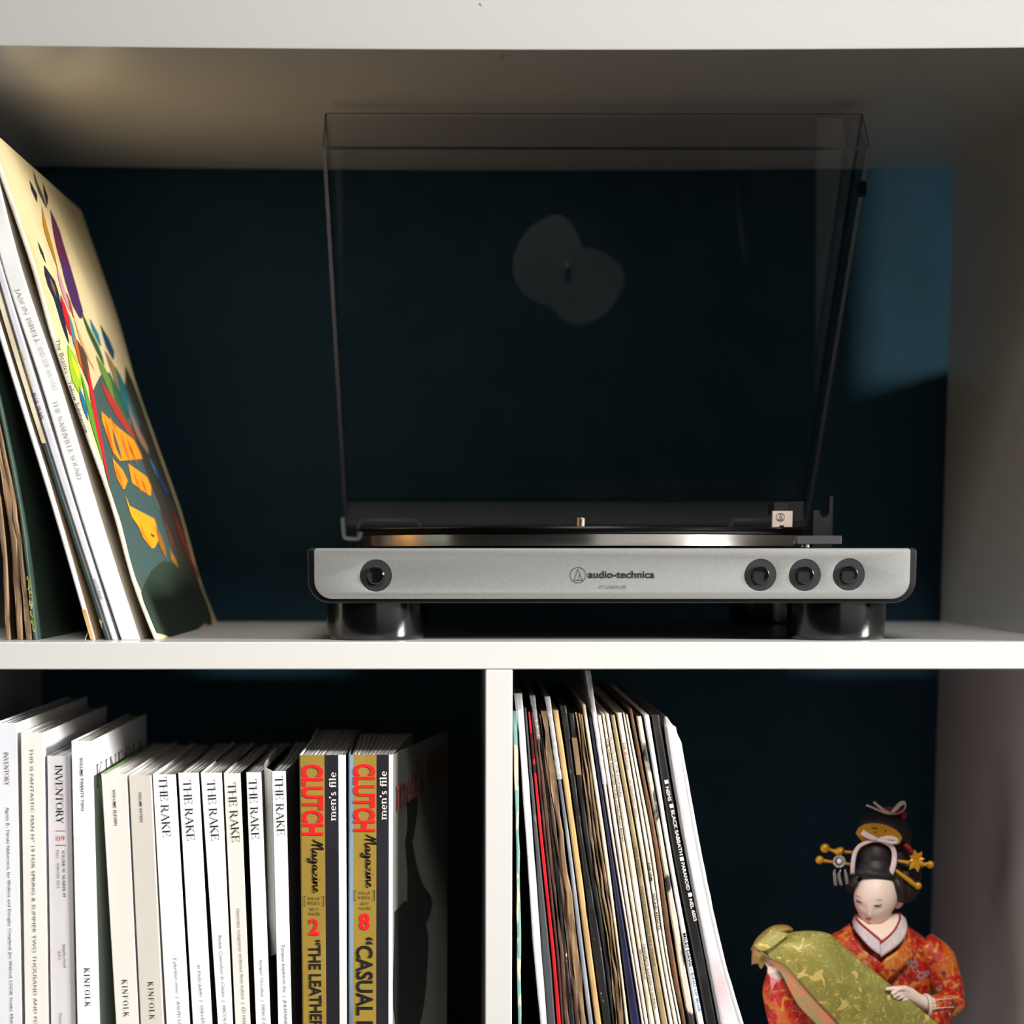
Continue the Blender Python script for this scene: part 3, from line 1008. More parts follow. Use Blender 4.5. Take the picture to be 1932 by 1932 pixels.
lp('thin russet brown record spine with streaked edge', rr((1197.5, 1205), (1234, 1243), (1261, 1272), (1286.6, 1295.7)), 1337, S['wood'], S['brown'], ZB, GR, 0.0005)
lp('black and cream mottled torn record spine', rr((1208, 1219.5), (1243.4, 1255.5), (1275.5, 1290), (1297, 1312)), 1351, S['mottled'], S['black'], ZB, GR, 0.0005)
r24, *_ = lp('clean white record spine with black and blue lettering', rr((1222, 1233.5), (1256.4, 1266), (1291.4, 1303), (1315, 1329)), 1349, S['white'], S['white'], ZB, GR)
r25, *_ = lp('black record spine with white capitals and white squares', rr((1236.5, 1253), (1268, 1287), (1308, 1328), (1332.6, 1353)), 1349, S['black'], S['black'], ZB, GR)
r, xl, xr, zt = lp('rose and white record in a wide cloudy sleeve, outermost beside the doll', rr((1262, 1281), (1295, 1314), (1335, 1357), (1362, 1394)), 1372, S['rose'], S['rose'], ZB, GR)
f_, g_ = edge_fn(rr((1256, 1285.5), (1290, 1322), (1329, 1365), (1355, 1403)), Y_LP, 0), edge_fn(rr((1256, 1285.5), (1290, 1322), (1329, 1365), (1355, 1403)), Y_LP, 1)
ztop = at(1262, 1352, Y_LP).z
jacket('plastic_sleeve', r, lambda z: f_(z) + 0.0002 + 0.0016 * max(0, (z - ztop + .012) / .012), lambda z: g_(z) - 0.006 * max(0, (z - ztop + .012) / .012), ZB, ztop, Y_LP - 0.0012, 0.316, M['sleeve_white'], M['sleeve'], jit=0.0003, n=40, round_=0.0016)

pr = lambda body, path, cap, par, m, **k: print_px(sans(body, **k), path, cap, Y_LP, m, par)
prs = lambda body, path, cap, par, m, **k: print_px(serif(body, **k), path, cap, Y_LP, m, par)
pr('THE NEW REFORMATION DIXIELAND BAND', [(1144, 1393), (1159, 1493), (1174.3, 1588)], 5.2, r16, M['ink'])
pr('BEGINNINGS', [(1206.5, 1792), (1216.3, 1848)], 5.2, r16, M['ink'])
pr('THE SONS OF THE PIONEERS', [(1151, 1380), (1160.5, 1440), (1170, 1504)], 5.2, r17, M['ink'])
pr('FAVORITE COWBOY SONGS', [(1212.5, 1782.6), (1223.5, 1843), (1234.5, 1903)], 5.2, r17, M['ink'])
prs('BILL EVANS', [(1196, 1598), (1205.5, 1655)], 5.5, r18, M['ink_mid'], T=.16, t=.09)
prs('EVERYBODY DIGS BILL EVANS', [(1208, 1672), (1219, 1745), (1232, 1823)], 5.5, r18, M['ink_mid'], T=.16, t=.09)
prs('THE BEATLES', [(1174.5, 1400.5), (1183.5, 1451)], 5, r19, M['ink_rose'], T=.16, t=.1)
pr('20 GREATEST HITS', [(1187, 1470), (1199, 1541.5)], 4.8, r19, M['ink_rose'])
pr('THE JAM', [(1221.5, 1626.7), (1227, 1662)], 5, r20, M['ink'], bold=0.02)
pr('SOUND AFFECTS', [(1231, 1686), (1242, 1755)], 5, r20, M['ink'], bold=0.02)
pr('MILES DAVIS -', [(1288.5, 1761), (1302.5, 1831.4)], 5.6, r24, M['ink'], bold=0.03)
pr('KIND OF BLUE', [(1303.5, 1836), (1318.5, 1909)], 5.6, r24, M['ink_blue'], bold=0.02)


def square(u, v, w, ang, par):
    c, s = math.cos(ang), math.sin(ang)
    mesh('square', [at(u + c * a - s * b, v + s * a + c * b, Y_LP - 0.0004) for a, b in ((-w, -w), (w, -w), (w, w), (-w, w))], [(0, 3, 2, 1)], M['ink_white'], par)


for u, v in ((1257.5, 1475), (1267, 1520.5), (1286.5, 1620.5), (1302, 1688)):
    square(u, v, 3.6, -0.2, r25)
for body, path in (('NEMS', [(1255.5, 1485), (1261, 1512)]), ('BLACK SABBATH', [(1265.5, 1529), (1274, 1572), (1282.5, 1614)]),
                   ('PARANOID', [(1285, 1628), (1296, 1680)]), ('NEL 6003', [(1300, 1697), (1309, 1738)])):
    pr(body, path, 6.3, r25, M['ink_white'], bold=0.02)

# ---- upper left: records leaning on the left side panel
GL = 'records leaning at the left end of the upper shelf'
R5 = lambda *ab: [(v, a, b) for v, (a, b) in zip((235, 500, 720, 961, 1208), ab)]
lp('brown worn record sleeve, farthest left on the upper shelf', R5((-165, -157), (-105, -97), (-54, -46), (-6, 4), (11, 21)), 235, S['kraft'], S['brown'], 0, GL, 0.0010)
lp('brown worn record sleeve with a crumpled foot, second from the left', R5((-154, -145), (-93, -84), (-40, -30), (12, 24), (31, 43.5)), 235, S['kraft'], S['brown'], 0, GL, 0.0014)
lp('brown frayed record sleeve against the bulging dark green one', R5((-143, -133.5), (-81, -71), (-28, -17), (22, 33), (48, 61)), 235, S['kraft'], S['brown'], 0, GL, 0.0012)
rg, gl_, gr_, _ = lp('dark green record sleeve with a gold ornament low on its spine', R5((-132.5, -124), (-70, -61), (-16, -7), (33.5, 42), (61.5, 71)), 235, S['green'], S['green'], 0, GL, 0.0003)
# worn gold ornament on the green spine
bm = bmesh.new()
rnd = random.Random(3)
for v in list(range(1090, 1150, 9)) + list(range(1158, 1192, 7)):
    z = at(60, v, Y_LP).z
    c = (gl_(z) + gr_(z)) / 2
    for k in range(3):
        ox, oz, w, h = rnd.uniform(-.0009, .0005), rnd.uniform(-.001, .001), rnd.uniform(.0002, .0005), rnd.uniform(.0004, .0011)
        bm.faces.new([bm.verts.new((c + ox + a * w, Y_LP - 0.0006, z + oz + b * h)) for a, b in ((-1, -1), (1, -1), (1, 1), (-1, 1))])
tag(bm_obj('gold_ornament', bm, M['ink_gold'], rg), kind='stuff')

rt, a_, b_, _ = lp('bright white torn record sleeve with a loose flap at its foot', R5((-121, -107), (-44, -32), (23, 36), (98, 110), (170, 180)), 235, S['white'], S['cream'], 0, GL)
Q = lambda u, v, y: at(u, v, y)
sheet('torn_flap', [[Q(156, 1148, .0293), Q(164, 1172, .034), Q(167, 1186, .040), Q(160, 1208.5, .0292)],
                    [Q(160, 1150, .07), Q(172, 1176, .075), Q(178, 1190, .08), Q(170, 1198, .07)],
                    [Q(185, 1150, .12), Q(194, 1174, .12), Q(198, 1186, .12), Q(192, 1192, .12)]], S['cream'], rt, 14, 10, 0.0004)
rsp, s0_, s1_, _ = lp('record with a dark teal and cream spotted spine, left of a cool white one', R5((-99, -87), (-24.5, -13), (41, 52.5), (118, 128.4), (198, 209)), 235, S['teal_spots'], S['cream'], 0, GL, 0.0002)
rb, *_ = lp('cool white record spine with small black and gold serif capitals', R5((-86.5, -69), (-12, 4), (53, 70), (129, 145), (210, 222.5)), 235, S['lavender'], S['white'], 0, GL)
rj, *_ = lp('thick bright white record box with pale grey lettering', R5((-62, -27), (3.5, 39), (75, 113), (147, 185), (228, 264)), 235, S['white'], S['white'], 0, GL)
YSR = [(235, -35, -24), (334, -1, 10.5), (498, 56, 66.5), (647, 98.5, 108.5), (821, 160, 170.5), (949, 206, 216), (1108, 251, 261), (1208, 290, 301)]
ry, yl, yr, yzt = lp('cream record sleeve with a colourful painted cover facing right', YSR, 238, S['cream_pale'], mat('aged_cream_cover', (228, 208, 160), 0.5, rgb2=(214, 192, 142), scale=12), 0, GL, 0.0001)
prs('JASON ISBELL', [(28, 544), (49, 600), (69, 650)], 8.2, rj, M['ink_grey'], T=.10, t=.05)
prs('AND THE 400 UNIT', [(71, 655), (85, 692), (101, 739)], 8.2, rj, M['ink_grey'], T=.07, t=.03)
prs('THE NASHVILLE SOUND', [(99, 757), (122, 828), (147, 905)], 8.2, rj, M['ink_grey'], T=.10, t=.05)
pr('The Beatles\u2014Yellow Submarine', [(104.5, 641), (130, 727), (160.5, 817)], 7.4, ry, M['ink'], bold=0.012)
prs('JOHN COLTRANE', [(36, 661), (57, 733)], 6, rb, M['ink_gold'], T=.14, t=.07)
prs('BLUE TRAIN', [(60.5, 742), (77, 792.5)], 6.4, rb, M['ink'], T=.18, t=.1)
prs('NOTLP2030'.replace('3', '0'), [(174.7, 1094), (187.6, 1131.5)], 6, rb, M['ink_mid']) if False else pr('NOTLP030', [(174.7, 1094), (187.6, 1131.5)], 6, rb, M['ink_mid'])



def spine_band(r, a_, b_, v0, v1, u, m):
    pts = []
    for v in np.linspace(v0, v1, 8):
        z = at(u, v, Y_LP).z
        pts.append((a_(z) + 0.0001, b_(z) - 0.0001, z))
    mesh('band', [q for a, b, z in pts for q in ((a, Y_LP - 0.0003, z), (b, Y_LP - 0.0003, z))], [(2 * i, 2 * i + 1, 2 * i + 3, 2 * i + 2) for i in range(7)], m, r)


spine_band(rt, a_, b_, 1150, 1206, 160, S['tan'])
spine_band(rsp, s0_, s1_, 300, 836, 45, S['cream'])
# the painted cover: abstract patches of colour printed on the sleeve's right face
def on_cover(u, v):
    lo, hi = 0.02, 0.36
    for _ in range(40):
        mid = (lo + hi) / 2
        q = at(u, v, mid)
        if q.x > yr(q.z):
            lo = mid
        else:
            hi = mid
        # deeper planes move the point towards the vanishing point, i.e. to larger offsets from the cover
    return lo


def cover_pt(u, v):
    f = lambda y: (lambda q: q.x - yr(q.z))(at(u, v, y))
    ys = np.linspace(0.030, 0.343, 60)
    val = [f(y) for y in ys]
    k = int(np.argmin(np.abs(val)))
    for a, b, va, vb in zip(ys[:-1], ys[1:], val[:-1], val[1:]):
        if va * vb <= 0:
            y = a + (b - a) * (va / (va - vb)) if va != vb else a
            return y, at(u, v, y).z
    return ys[k], at(u, v, ys[k]).z


ART = []


def patch(pts, rgb, smooth=True, lift=0):
    """closed outline in pixels -> flat print on the cover"""
    uvz = [cover_pt(u, v) for u, v in pts]
    if smooth:
        loop = catmull(uvz + [uvz[0]], 6 * len(uvz) + 1)[:-1]
    else:
        loop = uvz
    ART.append((loop, rgb, lift))


# teal ground low on the sleeve
patch([(171, 745), (200, 700), (232, 760), (262, 850), (300, 960), (340, 1060), (392, 1168), (303, 1203), (280, 1145), (252, 1080), (228, 985), (200, 900)], (62, 84, 80), lift=0)
patch([(263, 1120), (300, 1060), (352, 1080), (396, 1169), (303, 1205)], (44, 58, 46), lift=1)
patch([(236, 690), (258, 740), (300, 860), (350, 1010), (398, 1160), (380, 1168), (330, 1050), (290, 930), (262, 850), (240, 770)], (58, 54, 44), lift=1)  # dark figures of the print, with shade toward the back edge painted in
cols = [
    ([(78, 388), (86, 420), (100, 470), (108, 506), (98, 480), (82, 432)], (168, 120, 24)),
    ([(94, 395), (110, 430), (122, 470), (140, 530), (150, 570), (136, 560), (118, 510), (102, 450)], (92, 30, 62)),
    ([(112, 480), (130, 505), (148, 560), (158, 600), (142, 590), (122, 530)], (72, 40, 92)),
    ([(55, 340), (62, 350), (72, 376), (68, 380), (58, 356)], (24, 28, 34)),
    ([(62, 322), (70, 345), (88, 388), (84, 388), (68, 352)], (70, 64, 50)),
    ([(80, 345), (90, 372), (88, 388), (82, 362)], (24, 24, 28)),
    ([(70, 454), (78, 470), (86, 496), (82, 490), (73, 468)], (28, 40, 60)),
    ([(82, 500), (96, 515), (108, 548), (118, 590), (130, 648), (118, 620), (100, 560), (86, 530)], (26, 38, 56)),
    ([(92, 520), (100, 535), (106, 560), (98, 548)], (150, 84, 40)),
    ([(106, 500), (116, 530), (132, 585), (124, 575), (110, 530)], (198, 140, 150)),
    ([(113, 555), (122, 575), (136, 625), (130, 630), (118, 590)], (196, 30, 40)),
    ([(124, 550), (134, 575), (140, 600), (132, 590)], (150, 60, 40)),
    ([(128, 590), (138, 620), (148, 668), (138, 650)], (60, 130, 140)),
    ([(130, 560), (136, 590), (150, 630), (174, 690), (178, 700), (166, 680), (146, 630)], (214, 160, 104)),
    ([(138, 630), (150, 655), (160, 700), (152, 696), (142, 660)], (190, 90, 30)),
    ([(127, 650), (140, 668), (152, 712), (150, 742), (136, 720), (128, 680)], (150, 186, 36)),
    ([(133, 668), (146, 690), (150, 716), (140, 706)], (226, 206, 50)),
    ([(144, 640), (160, 665), (170, 720), (160, 715)], (84, 60, 46)),
    ([(147, 728), (156, 745), (166, 790), (160, 785), (150, 750)], (30, 100, 140)),
    ([(150, 700), (160, 730), (180, 800), (192, 868), (186, 850), (168, 790)], (78, 150, 40)),
    ([(162, 690), (170, 715), (184, 790), (204, 905), (196, 880), (176, 790)], (196, 30, 40)),
    ([(152, 585), (168, 620), (188, 660), (196, 690), (180, 660), (162, 620)], (44, 84, 44)),
    ([(168, 600), (182, 625), (194, 650), (186, 650), (174, 625)], (20, 120, 140)),
    ([(188, 612), (200, 630), (216, 668), (212, 678), (198, 650)], (24, 66, 96)),
    ([(180, 670), (200, 700), (226, 760), (220, 765), (196, 720)], (96, 130, 52)),
    ([(196, 660), (214, 690), (236, 750), (226, 745)], (140, 110, 70)),
    ([(204, 700), (222, 740), (258, 850), (250, 845), (222, 780)], (50, 92, 60)),
    ([(216, 690), (236, 730), (262, 800), (256, 810), (230, 760)], (40, 100, 110)),
    ([(238, 750), (252, 790), (280, 850), (272, 850), (250, 805)], (150, 116, 96)),
    ([(188, 720), (206, 740), (240, 800), (258, 830), (236, 812), (204, 760)], (168, 50, 40)),
    # orange ragged patches
    ([(186, 780), (192, 778), (206, 806), (214, 800), (226, 812), (246, 824), (260, 846), (268, 876), (240, 868), (216, 862)], (228, 140, 24)),
    ([(204, 782), (212, 796), (222, 824), (214, 812)], (222, 104, 24)),
    ([(210, 864), (222, 878), (236, 896), (240, 920), (226, 920), (216, 892)], (230, 140, 24)),
    ([(240, 874), (256, 892), (276, 900), (286, 934), (264, 928), (250, 920)], (228, 144, 26)),
    ([(234, 934), (244, 956), (256, 975), (274, 964), (288, 976), (298, 1010), (299, 1028), (284, 1034), (270, 1018), (258, 990), (246, 974)], (236, 156, 24)),
    ([(196, 790), (204, 812), (214, 856), (212, 858), (200, 820)], (196, 92, 22)),
    ([(210, 806), (218, 830), (228, 862), (225, 864), (214, 836)], (66, 84, 78)),
    ([(226, 816), (234, 838), (244, 868), (241, 869), (230, 842)], (206, 100, 24)),
    ([(238, 826), (248, 848), (257, 873), (254, 873), (243, 850)], (176, 84, 22)),
    ([(214, 874), (222, 890), (231, 916), (228, 917), (218, 896)], (198, 96, 24)),
    ([(250, 888), (258, 906), (266, 928), (263, 928), (254, 910)], (200, 100, 24)),
    ([(264, 900), (271, 914), (277, 931), (274, 931), (267, 916)], (180, 88, 22)),
    ([(262, 984), (270, 1006), (284, 1028), (280, 1028), (266, 1008)], (206, 116, 22)),
    ([(282, 1006), (290, 1010), (288, 1014), (283, 1011)], (90, 60, 20)),
    ([(290, 990), (306, 1020), (312, 1050), (302, 1040)], (150, 96, 30)),
    ([(300, 960), (316, 1000), (330, 1040), (322, 1030)], (120, 60, 40)),
    ([(318, 1036), (332, 1060), (334, 1072), (322, 1060)], (160, 110, 30)),
    ([(320, 950), (340, 1000), (372, 1084), (362, 1070), (336, 1006)], (140, 50, 36)),
    ([(276, 858), (290, 880), (304, 912), (296, 904)], (60, 120, 150)),
    ([(288, 880), (304, 905), (318, 940), (308, 930)], (46, 60, 110)),
]
for i, (pp, c) in enumerate(cols):
    patch(pp, c, lift=2 + i * 0.15)
amats, fm, V, F = {}, [], [], []
for loop, rgb, lift in ART:
    if rgb not in amats:
        amats[rgb] = (len(amats), mat('cover_print', rgb, 0.5))
    # the patch is cut into horizontal strips so that it follows the bent sleeve
    ys = [q[0] for q in loop]; zs = [q[1] for q in loop]
    z0_, z1_ = min(zs), max(zs)
    ns = max(2, int((z1_ - z0_) / 0.006))
    cut = []
    for i in range(ns + 1):
        z = z0_ + (z1_ - z0_) * min(max(i / ns, 0.004), 0.996)
        X = []
        for j in range(len(loop)):
            (ya, za), (yb, zb) = loop[j], loop[(j + 1) % len(loop)]
            if (za - z) * (zb - z) < 0:
                X.append(ya + (yb - ya) * (z - za) / (zb - za))
        if len(X) >= 2:
            cut.append((z, min(max(min(X), 0.0312), 0.342), min(max(max(X), 0.0312), 0.342)))
    k = len(V)
    for z, a, b in cut:
        V += [(yr(z) + 0.00022 + 0.00006 * lift, a, z), (yr(z) + 0.00022 + 0.00006 * lift, b, z)]
    for i in range(len(cut) - 1):
        F.append((k + 2 * i, k + 2 * i + 1, k + 2 * i + 3, k + 2 * i + 2))
        fm.append(amats[rgb][0])
tag(mesh('cover_print', V, F, [m for _, m in sorted(amats.values(), key=lambda q: q[0])], ry, fm=fm), kind='stuff')

# ------------------------------------------------------------------ magazines
G = {
    'white': paper('white_cover', (240, 239, 240), (234, 233, 235), scale=30, rough=0.45),
    'cool': paper('cool_white_cover', (228, 228, 234), (222, 222, 230), scale=30, rough=0.5),
    'ivory': paper('ivory_cover', (234, 231, 224), (228, 224, 216), scale=30, rough=0.55),
    'grey': paper('pale_grey_cover', (214, 210, 211), (206, 202, 204), scale=30, rough=0.5),
    'warm': paper('warm_white_cover', (228, 224, 216), (222, 217, 208), scale=30, rough=0.55),
    'beige': paper('beige_cover', (208, 202, 192), (202, 196, 186), scale=30, rough=0.55),
    'gold': paper('gold_cover', (152, 126, 52), (146, 120, 48), scale=60, rough=0.4),
    'black': paper('black_cover', (32, 31, 37), (38, 37, 42), scale=40, rough=0.35),
    'dark': paper('dark_photo_cover', (30, 26, 26), (52, 40, 36), scale=25, rough=0.4),
    'blue': paper('pale_blue_cover', (128, 150, 172), (70, 84, 92), scale=30, rough=0.4, stretch=(1, 1, .2)),
    'photo': paper('grey_photo_cover', (124, 123, 118), (112, 111, 106), scale=10, rough=0.45),
    'green': paper('leaf_green_cover', (120, 152, 96), (92, 126, 74), scale=20, rough=0.5),
    'page': mat('page_white', (212, 208, 202), 0.8),
    'page2': mat('page_grey', (150, 146, 142), 0.8),
    'page3': mat('page_blue', (150, 172, 184), 0.8),
}
MAG = [0]


def magazine(label, top, bot, Y0, depth, spine, left, right, pages=('page', 'page2'), group='magazines in the lower left compartment',
             splay=0.0, open_r=0.0, wave=0.0, inset=0.0012, drop=0.0012):
    """top, bot = (py, left px, right px) of the spine; spine = [(from, to, material)] across its width"""
    MAG[0] += 1
    rnd = random.Random(MAG[0] * 13)
    a, b = at(top[1], top[0], Y0), at(top[2], top[0], Y0)
    c, d = at(bot[1], bot[0], Y0), at(bot[2], bot[0], Y0)
    zt, zb = (a.z + b.z) / 2, ZB
    L = lambda z: a.x + (c.x - a.x) * (a.z - z) / (a.z - c.z) + 0.0002
    R = lambda z: b.x + (d.x - b.x) * (b.z - z) / (b.z - d.z) - 0.0002
    r = thing('magazine', label, 'magazine', ((L(zb) + R(zb)) / 2, Y0 + depth / 2, zb), group)
    bend = lambda f, t: splay * (f - 0.3) * t + wave * math.sin(t * 5.0 + f * 1.5) * t
    # cover: one folded sheet (left cover, spine, right cover)
    path, mi, ms = [], [], []
    def mid(m):
        if m not in ms:
            ms.append(m)
        return ms.index(m)
    n = 6
    for i in range(n, 0, -1):
        t = i / n
        path.append((0.0, bend(0, t), Y0 + depth * t)); mi.append(mid(left))
    path.append((0.0, 0.0, Y0 + 0.0008)); mi.append(mid(spine[0][2]))
    cuts = sorted({q for s in spine for q in s[:2]})
    for q in cuts:
        q_ = min(max(q, 0.03), 0.97)
        path.append((q_, 0.0, Y0))
        if q < 1:
            mi.append(mid(next(s[2] for s in spine if s[0] <= q < s[1])))
    mi.append(mid(spine[-1][2]))
    path.append((1.0, 0.0, Y0 + 0.0008))
    for i in range(1, n + 1):
        t = i / n
        mi.append(mid(right)); path.append((1.0, bend(1, t) + open_r * t ** 1.2, Y0 + depth * t))
    V, F = [], []
    nz = 5
    for k in range(nz):
        z = zb + (zt - zb) * k / (nz - 1)
        V += [(L(z) + (R(z) - L(z)) * f + dx, y, z) for f, dx, y in path]
    m_ = len(path)
    FM = []
    for k in range(nz - 1):
        for i in range(m_ - 1):
            F.append((k * m_ + i, k * m_ + i + 1, (k + 1) * m_ + i + 1, (k + 1) * m_ + i)); FM.append(mi[i])
    o = mesh('cover', V, F, ms, r, fm=FM)
    md = o.modifiers.new('thickness', 'SOLIDIFY')
    md.thickness, md.offset = 0.0005, -1
    # page block with uneven leaf edges
    w = R(zt) - L(zt)
    nx, ny = max(8, int(w / 0.0008)), 9
    V, F, FM = [], [], []
    hs = [rnd.uniform(-0.0005, 0.0005) for _ in range(nx + 1)]
    for j in range(ny):
        t = j / (ny - 1)
        y = Y0 + 0.0014 + (depth - 0.003) * t
        for i in range(nx + 1):
            f = 0.06 + 0.88 * i / nx
            V.append((L(zt) + w * f + bend(f, t) + (rnd.uniform(-.0002, .0002) if 0 < j else 0), y, zt - drop + hs[i] * (1 if i % 2 else .3)))
    base = len(V)
    for j in range(ny):
        t = j / (ny - 1)
        y = Y0 + 0.0014 + (depth - 0.003) * t
        for f in (0.06, 0.94):
            V.append((L(zb) + (R(zb) - L(zb)) * f + bend(f, t), y, zb + 0.0004))
    q = nx + 1
    pm = [G[k] for k in pages]
    for j in range(ny - 1):
        for i in range(nx):
            F.append((j * q + i, j * q + i + 1, (j + 1) * q + i + 1, (j + 1) * q + i)); FM.append((i * 7 + MAG[0]) % 3 % len(pm))
        F.append((j * q, (j + 1) * q, base + 2 * (j + 1), base + 2 * j)); FM.append(0)
        F.append(((j + 1) * q + nx, j * q + nx, base + 2 * j + 1, base + 2 * (j + 1) + 1)); FM.append(0)
    F.append(tuple(range(nx + 1)) + (base + 1, base)); FM.append(0)
    F.append(tuple(reversed(range((ny - 1) * q, ny * q))) + (base + 2 * ny - 2, base + 2 * ny - 1)); FM.append(0)
    mesh('page_block', V, F, pm, r, fm=FM)
    return r, L, R, zt, Y0


def one(m):
    return [(0, 1, G[m])]


m1 = magazine('tallest cool white magazine with small grey type, leftmost on the lower shelf', (1364, -12, 32), (1932, -2, 42), 0.010, 0.245, one('cool'), G['cool'], G['ivory'], ('page3', 'page', 'page2'))
m2 = magazine('ivory magazine with one long line of wide-set capitals down its spine', (1382, 38, 82.5), (1932, 46, 91), 0.010, 0.232, one('ivory'), G['ivory'], G['white'])
m3 = magazine('pale grey magazine with large black capitals and a red 09', (1426, 88, 133), (1932, 95.5, 143), 0.012, 0.225, one('grey'), G['grey'], G['grey'], ('page3', 'page2', 'page'))
m4 = magazine('white magazine marked volume twenty-two, taller than its right neighbours', (1398, 133.5, 173.5), (1932, 145, 186), 0.010, 0.225, one('white'), G['white'], G['white'])
m5 = magazine('warm white magazine marked volume eleven', (1460, 190, 240), (1932, 218, 262.5), 0.012, 0.225, one('warm'), G['green'], G['white'], ('page', 'page'))
m6 = magazine('beige white magazine marked volume sixteen', (1463, 242, 285.5), (1932, 264.5, 309), 0.012, 0.225, one('beige'), G['beige'], G['beige'], ('page', 'page2'))
GK = 'thin white magazines with tall black serif capitals'
LK = ['thin white magazine with tall black serif capitals, touching the beige one', 'thin white magazine with the short motto In Dulci Jubilo',
      'thin white magazine with the motto Redde Cuniculum', 'thin yellowed magazine with a creased, scuffed spine among the white ones',
      'thin white magazine with the motto Semper Occultus', 'thin white magazine beside the gold spines, pages gaping at its top']
RK = [((1461, 287, 332), (1932, 313.5, 359)), ((1458, 335, 375.5), (1932, 363, 401)), ((1458, 377.5, 419), (1932, 410, 440)), ((1459, 421, 454), (1932, 443, 473)),
      ((1457, 463.5, 493), (1932, 482, 511)), ((1455, 512, 539.5), (1932, 524, 551))]
mk = []
for i, (a, b) in enumerate(RK):
    mk.append(magazine(LK[i], a, b, 0.014, 0.220, one('warm' if i == 3 else 'white'), G['dark'] if i in (1, 4, 5) else G['white'], G['dark'], ('page2', 'page'), GK, splay=0.006, wave=0.0016))
# the gaping leaves of the last one
r, L, R, zt, Y0 = mk[5]
a, b = at(497, 1452, Y0 + .004), at(512, 1455, Y0 + .003)
sheet('loose_pages', [[at(514, 1455, Y0 + .003), at(500, 1447, Y0 + .012), at(505, 1432, Y0 + .05), at(520, 1412, Y0 + .14)],
                      [at(522, 1800, Y0 + .003), at(510, 1800, Y0 + .012), at(513, 1760, Y0 + .05), at(524, 1700, Y0 + .14)]], G['page'], r, 14, 6, 0.0012)
sc = [(0, .54, G['gold']), (.54, .84, G['black']), (.84, 1, G['ivory'])]
c1 = magazine('gold and black magazine numbered 2, left of the pair', (1424.5, 564, 653), (1932, 570, 655), 0.012, 0.205, sc, G['white'], G['dark'], ('page2', 'page'), 'gold and black magazines at the right end of the lower left compartment', splay=0.004, wave=0.0015)
sc = [(0, .11, G['blue']), (.11, .63, G['gold']), (.63, .91, G['black']), (.91, 1, G['white'])]
dC = 0.205
za = at(742, 1424, .012).z
lo, hi = 0.1, 0.3
for _ in range(40):
    y = (lo + hi) / 2
    if at(846, 1380, y).z < za:
        hi = y
    else:
        lo = y
dC = lo - 0.012
opn = at(846, 1380, lo).x - at(742, 1424, .012).x
c2 = magazine('gold and black magazine numbered 8, grey photo cover swung open', (1424, 657, 742), (1932, 657, 741), 0.012, dC, sc, G['blue'], G['photo'], ('page2', 'page'), 'gold and black magazines at the right end of the lower left compartment', splay=0.014, open_r=opn - 0.0098, wave=0.0010)

# lettering on the spines
def ps(body, path, cap, mg, m, **k):
    print_px(serif(body, **k), path, cap, mg[4], m, mg[0])


def pn(body, path, cap, mg, m, **k):
    print_px(sans(body, **k), path, cap, mg[4], m, mg[0])


ps('INVENTORY', [(7.5, 1419), (9.5, 1482)], 8.2, m1, M['ink_mid'])
pn('Agn\u00e8s B., Hiroki Nakamura, Ian Wallace and Douglas Coupland, Jim Walrod, LOOK Studio, Misha', [(12, 1523), (20, 1936)], 5.6, m1, M['ink_mid'])
pn('THIS IS FANTASTIC MAN N\u00ba 19 FOR SPRING & SUMMER TWO THOUSAND AND FO', [(56.5, 1412), (64.5, 1934)], 6.4, m2, M['ink_mid'], bold=-0.005)
ps('INVENTORY', [(104.3, 1443), (107, 1554)], 13.2, m3, M['ink'])
ps('09', [(107, 1587), (122, 1586.5)], 10.5, m3, M['ink_red'])
for v in (1567.5, 1594.5):
    q = [at(u, w, m3[4] - .0004) for u, w in ((105.5, v - .5), (124, v - .5), (124, v + .5), (105.5, v + .5))]
    mesh('rule', q, [(3, 2, 1, 0)], M['ink_rose'], m3[0])
ps('VOLUME 05  NUMBER 09'.replace('5', 'S'), [(117.3, 1604), (119.5, 1692)], 4.5, m3, M['ink_mid'], T=.16, t=.09)
ps('FALL  WINTER 20I2', [(107, 1604), (109, 1675)], 4, m3, M['ink_mid'], T=.16, t=.09) if False else pn('FALL - WINTER 2013', [(107, 1604), (109, 1675)], 4, m3, M['ink_mid'])
pn('Neighborhood', [(118.8, 1781), (120.6, 1826)], 5, m3, M['ink_mid'], shear=0.3)
pn('A.P.C.', [(109.6, 1793), (110.6, 1812)], 5, m3, M['ink_mid'], shear=0.3)
pn('Tomorrow', [(112, 1911), (113, 1950)], 5, m3, M['ink_mid'], shear=0.3)
pn('VOLUME TWENTY-TWO', [(151, 1429), (153.7, 1530)], 5, m4, M['ink'], bold=0.01)
ps('KINFOLK', [(159, 1826), (161, 1900)], 10, m4, M['ink'], track=.22)
pn('VOLUME ELEVEN', [(212.5, 1489.5), (216.7, 1557.4)], 4.8, m5, M['ink'], bold=0.01)
ps('KINFOLK', [(230.4, 1848), (234, 1919)], 9.6, m5, M['ink'], track=.22)
pn('VOLUME SIXTEEN', [(262, 1494), (265.4, 1551)], 4.5, m6, M['ink'], bold=0.01)
ps('KINFOLK', [(279.5, 1852), (283, 1924)], 9.6, m6, M['ink'], track=.22)
for (b0, b1), mg in zip((((300, 1466), (307.5, 1579)), ((345.5, 1472), (353, 1586)), ((390.8, 1472), (398.8, 1586)), ((430, 1477), (438, 1589)), ((469.7, 1470), (475, 1583)), ((519, 1464), (523, 1576))), mk):
    ps('THE RAKE', [b0, b1], 14.6, mg, M['ink'], T=.11, t=.045, track=.0)
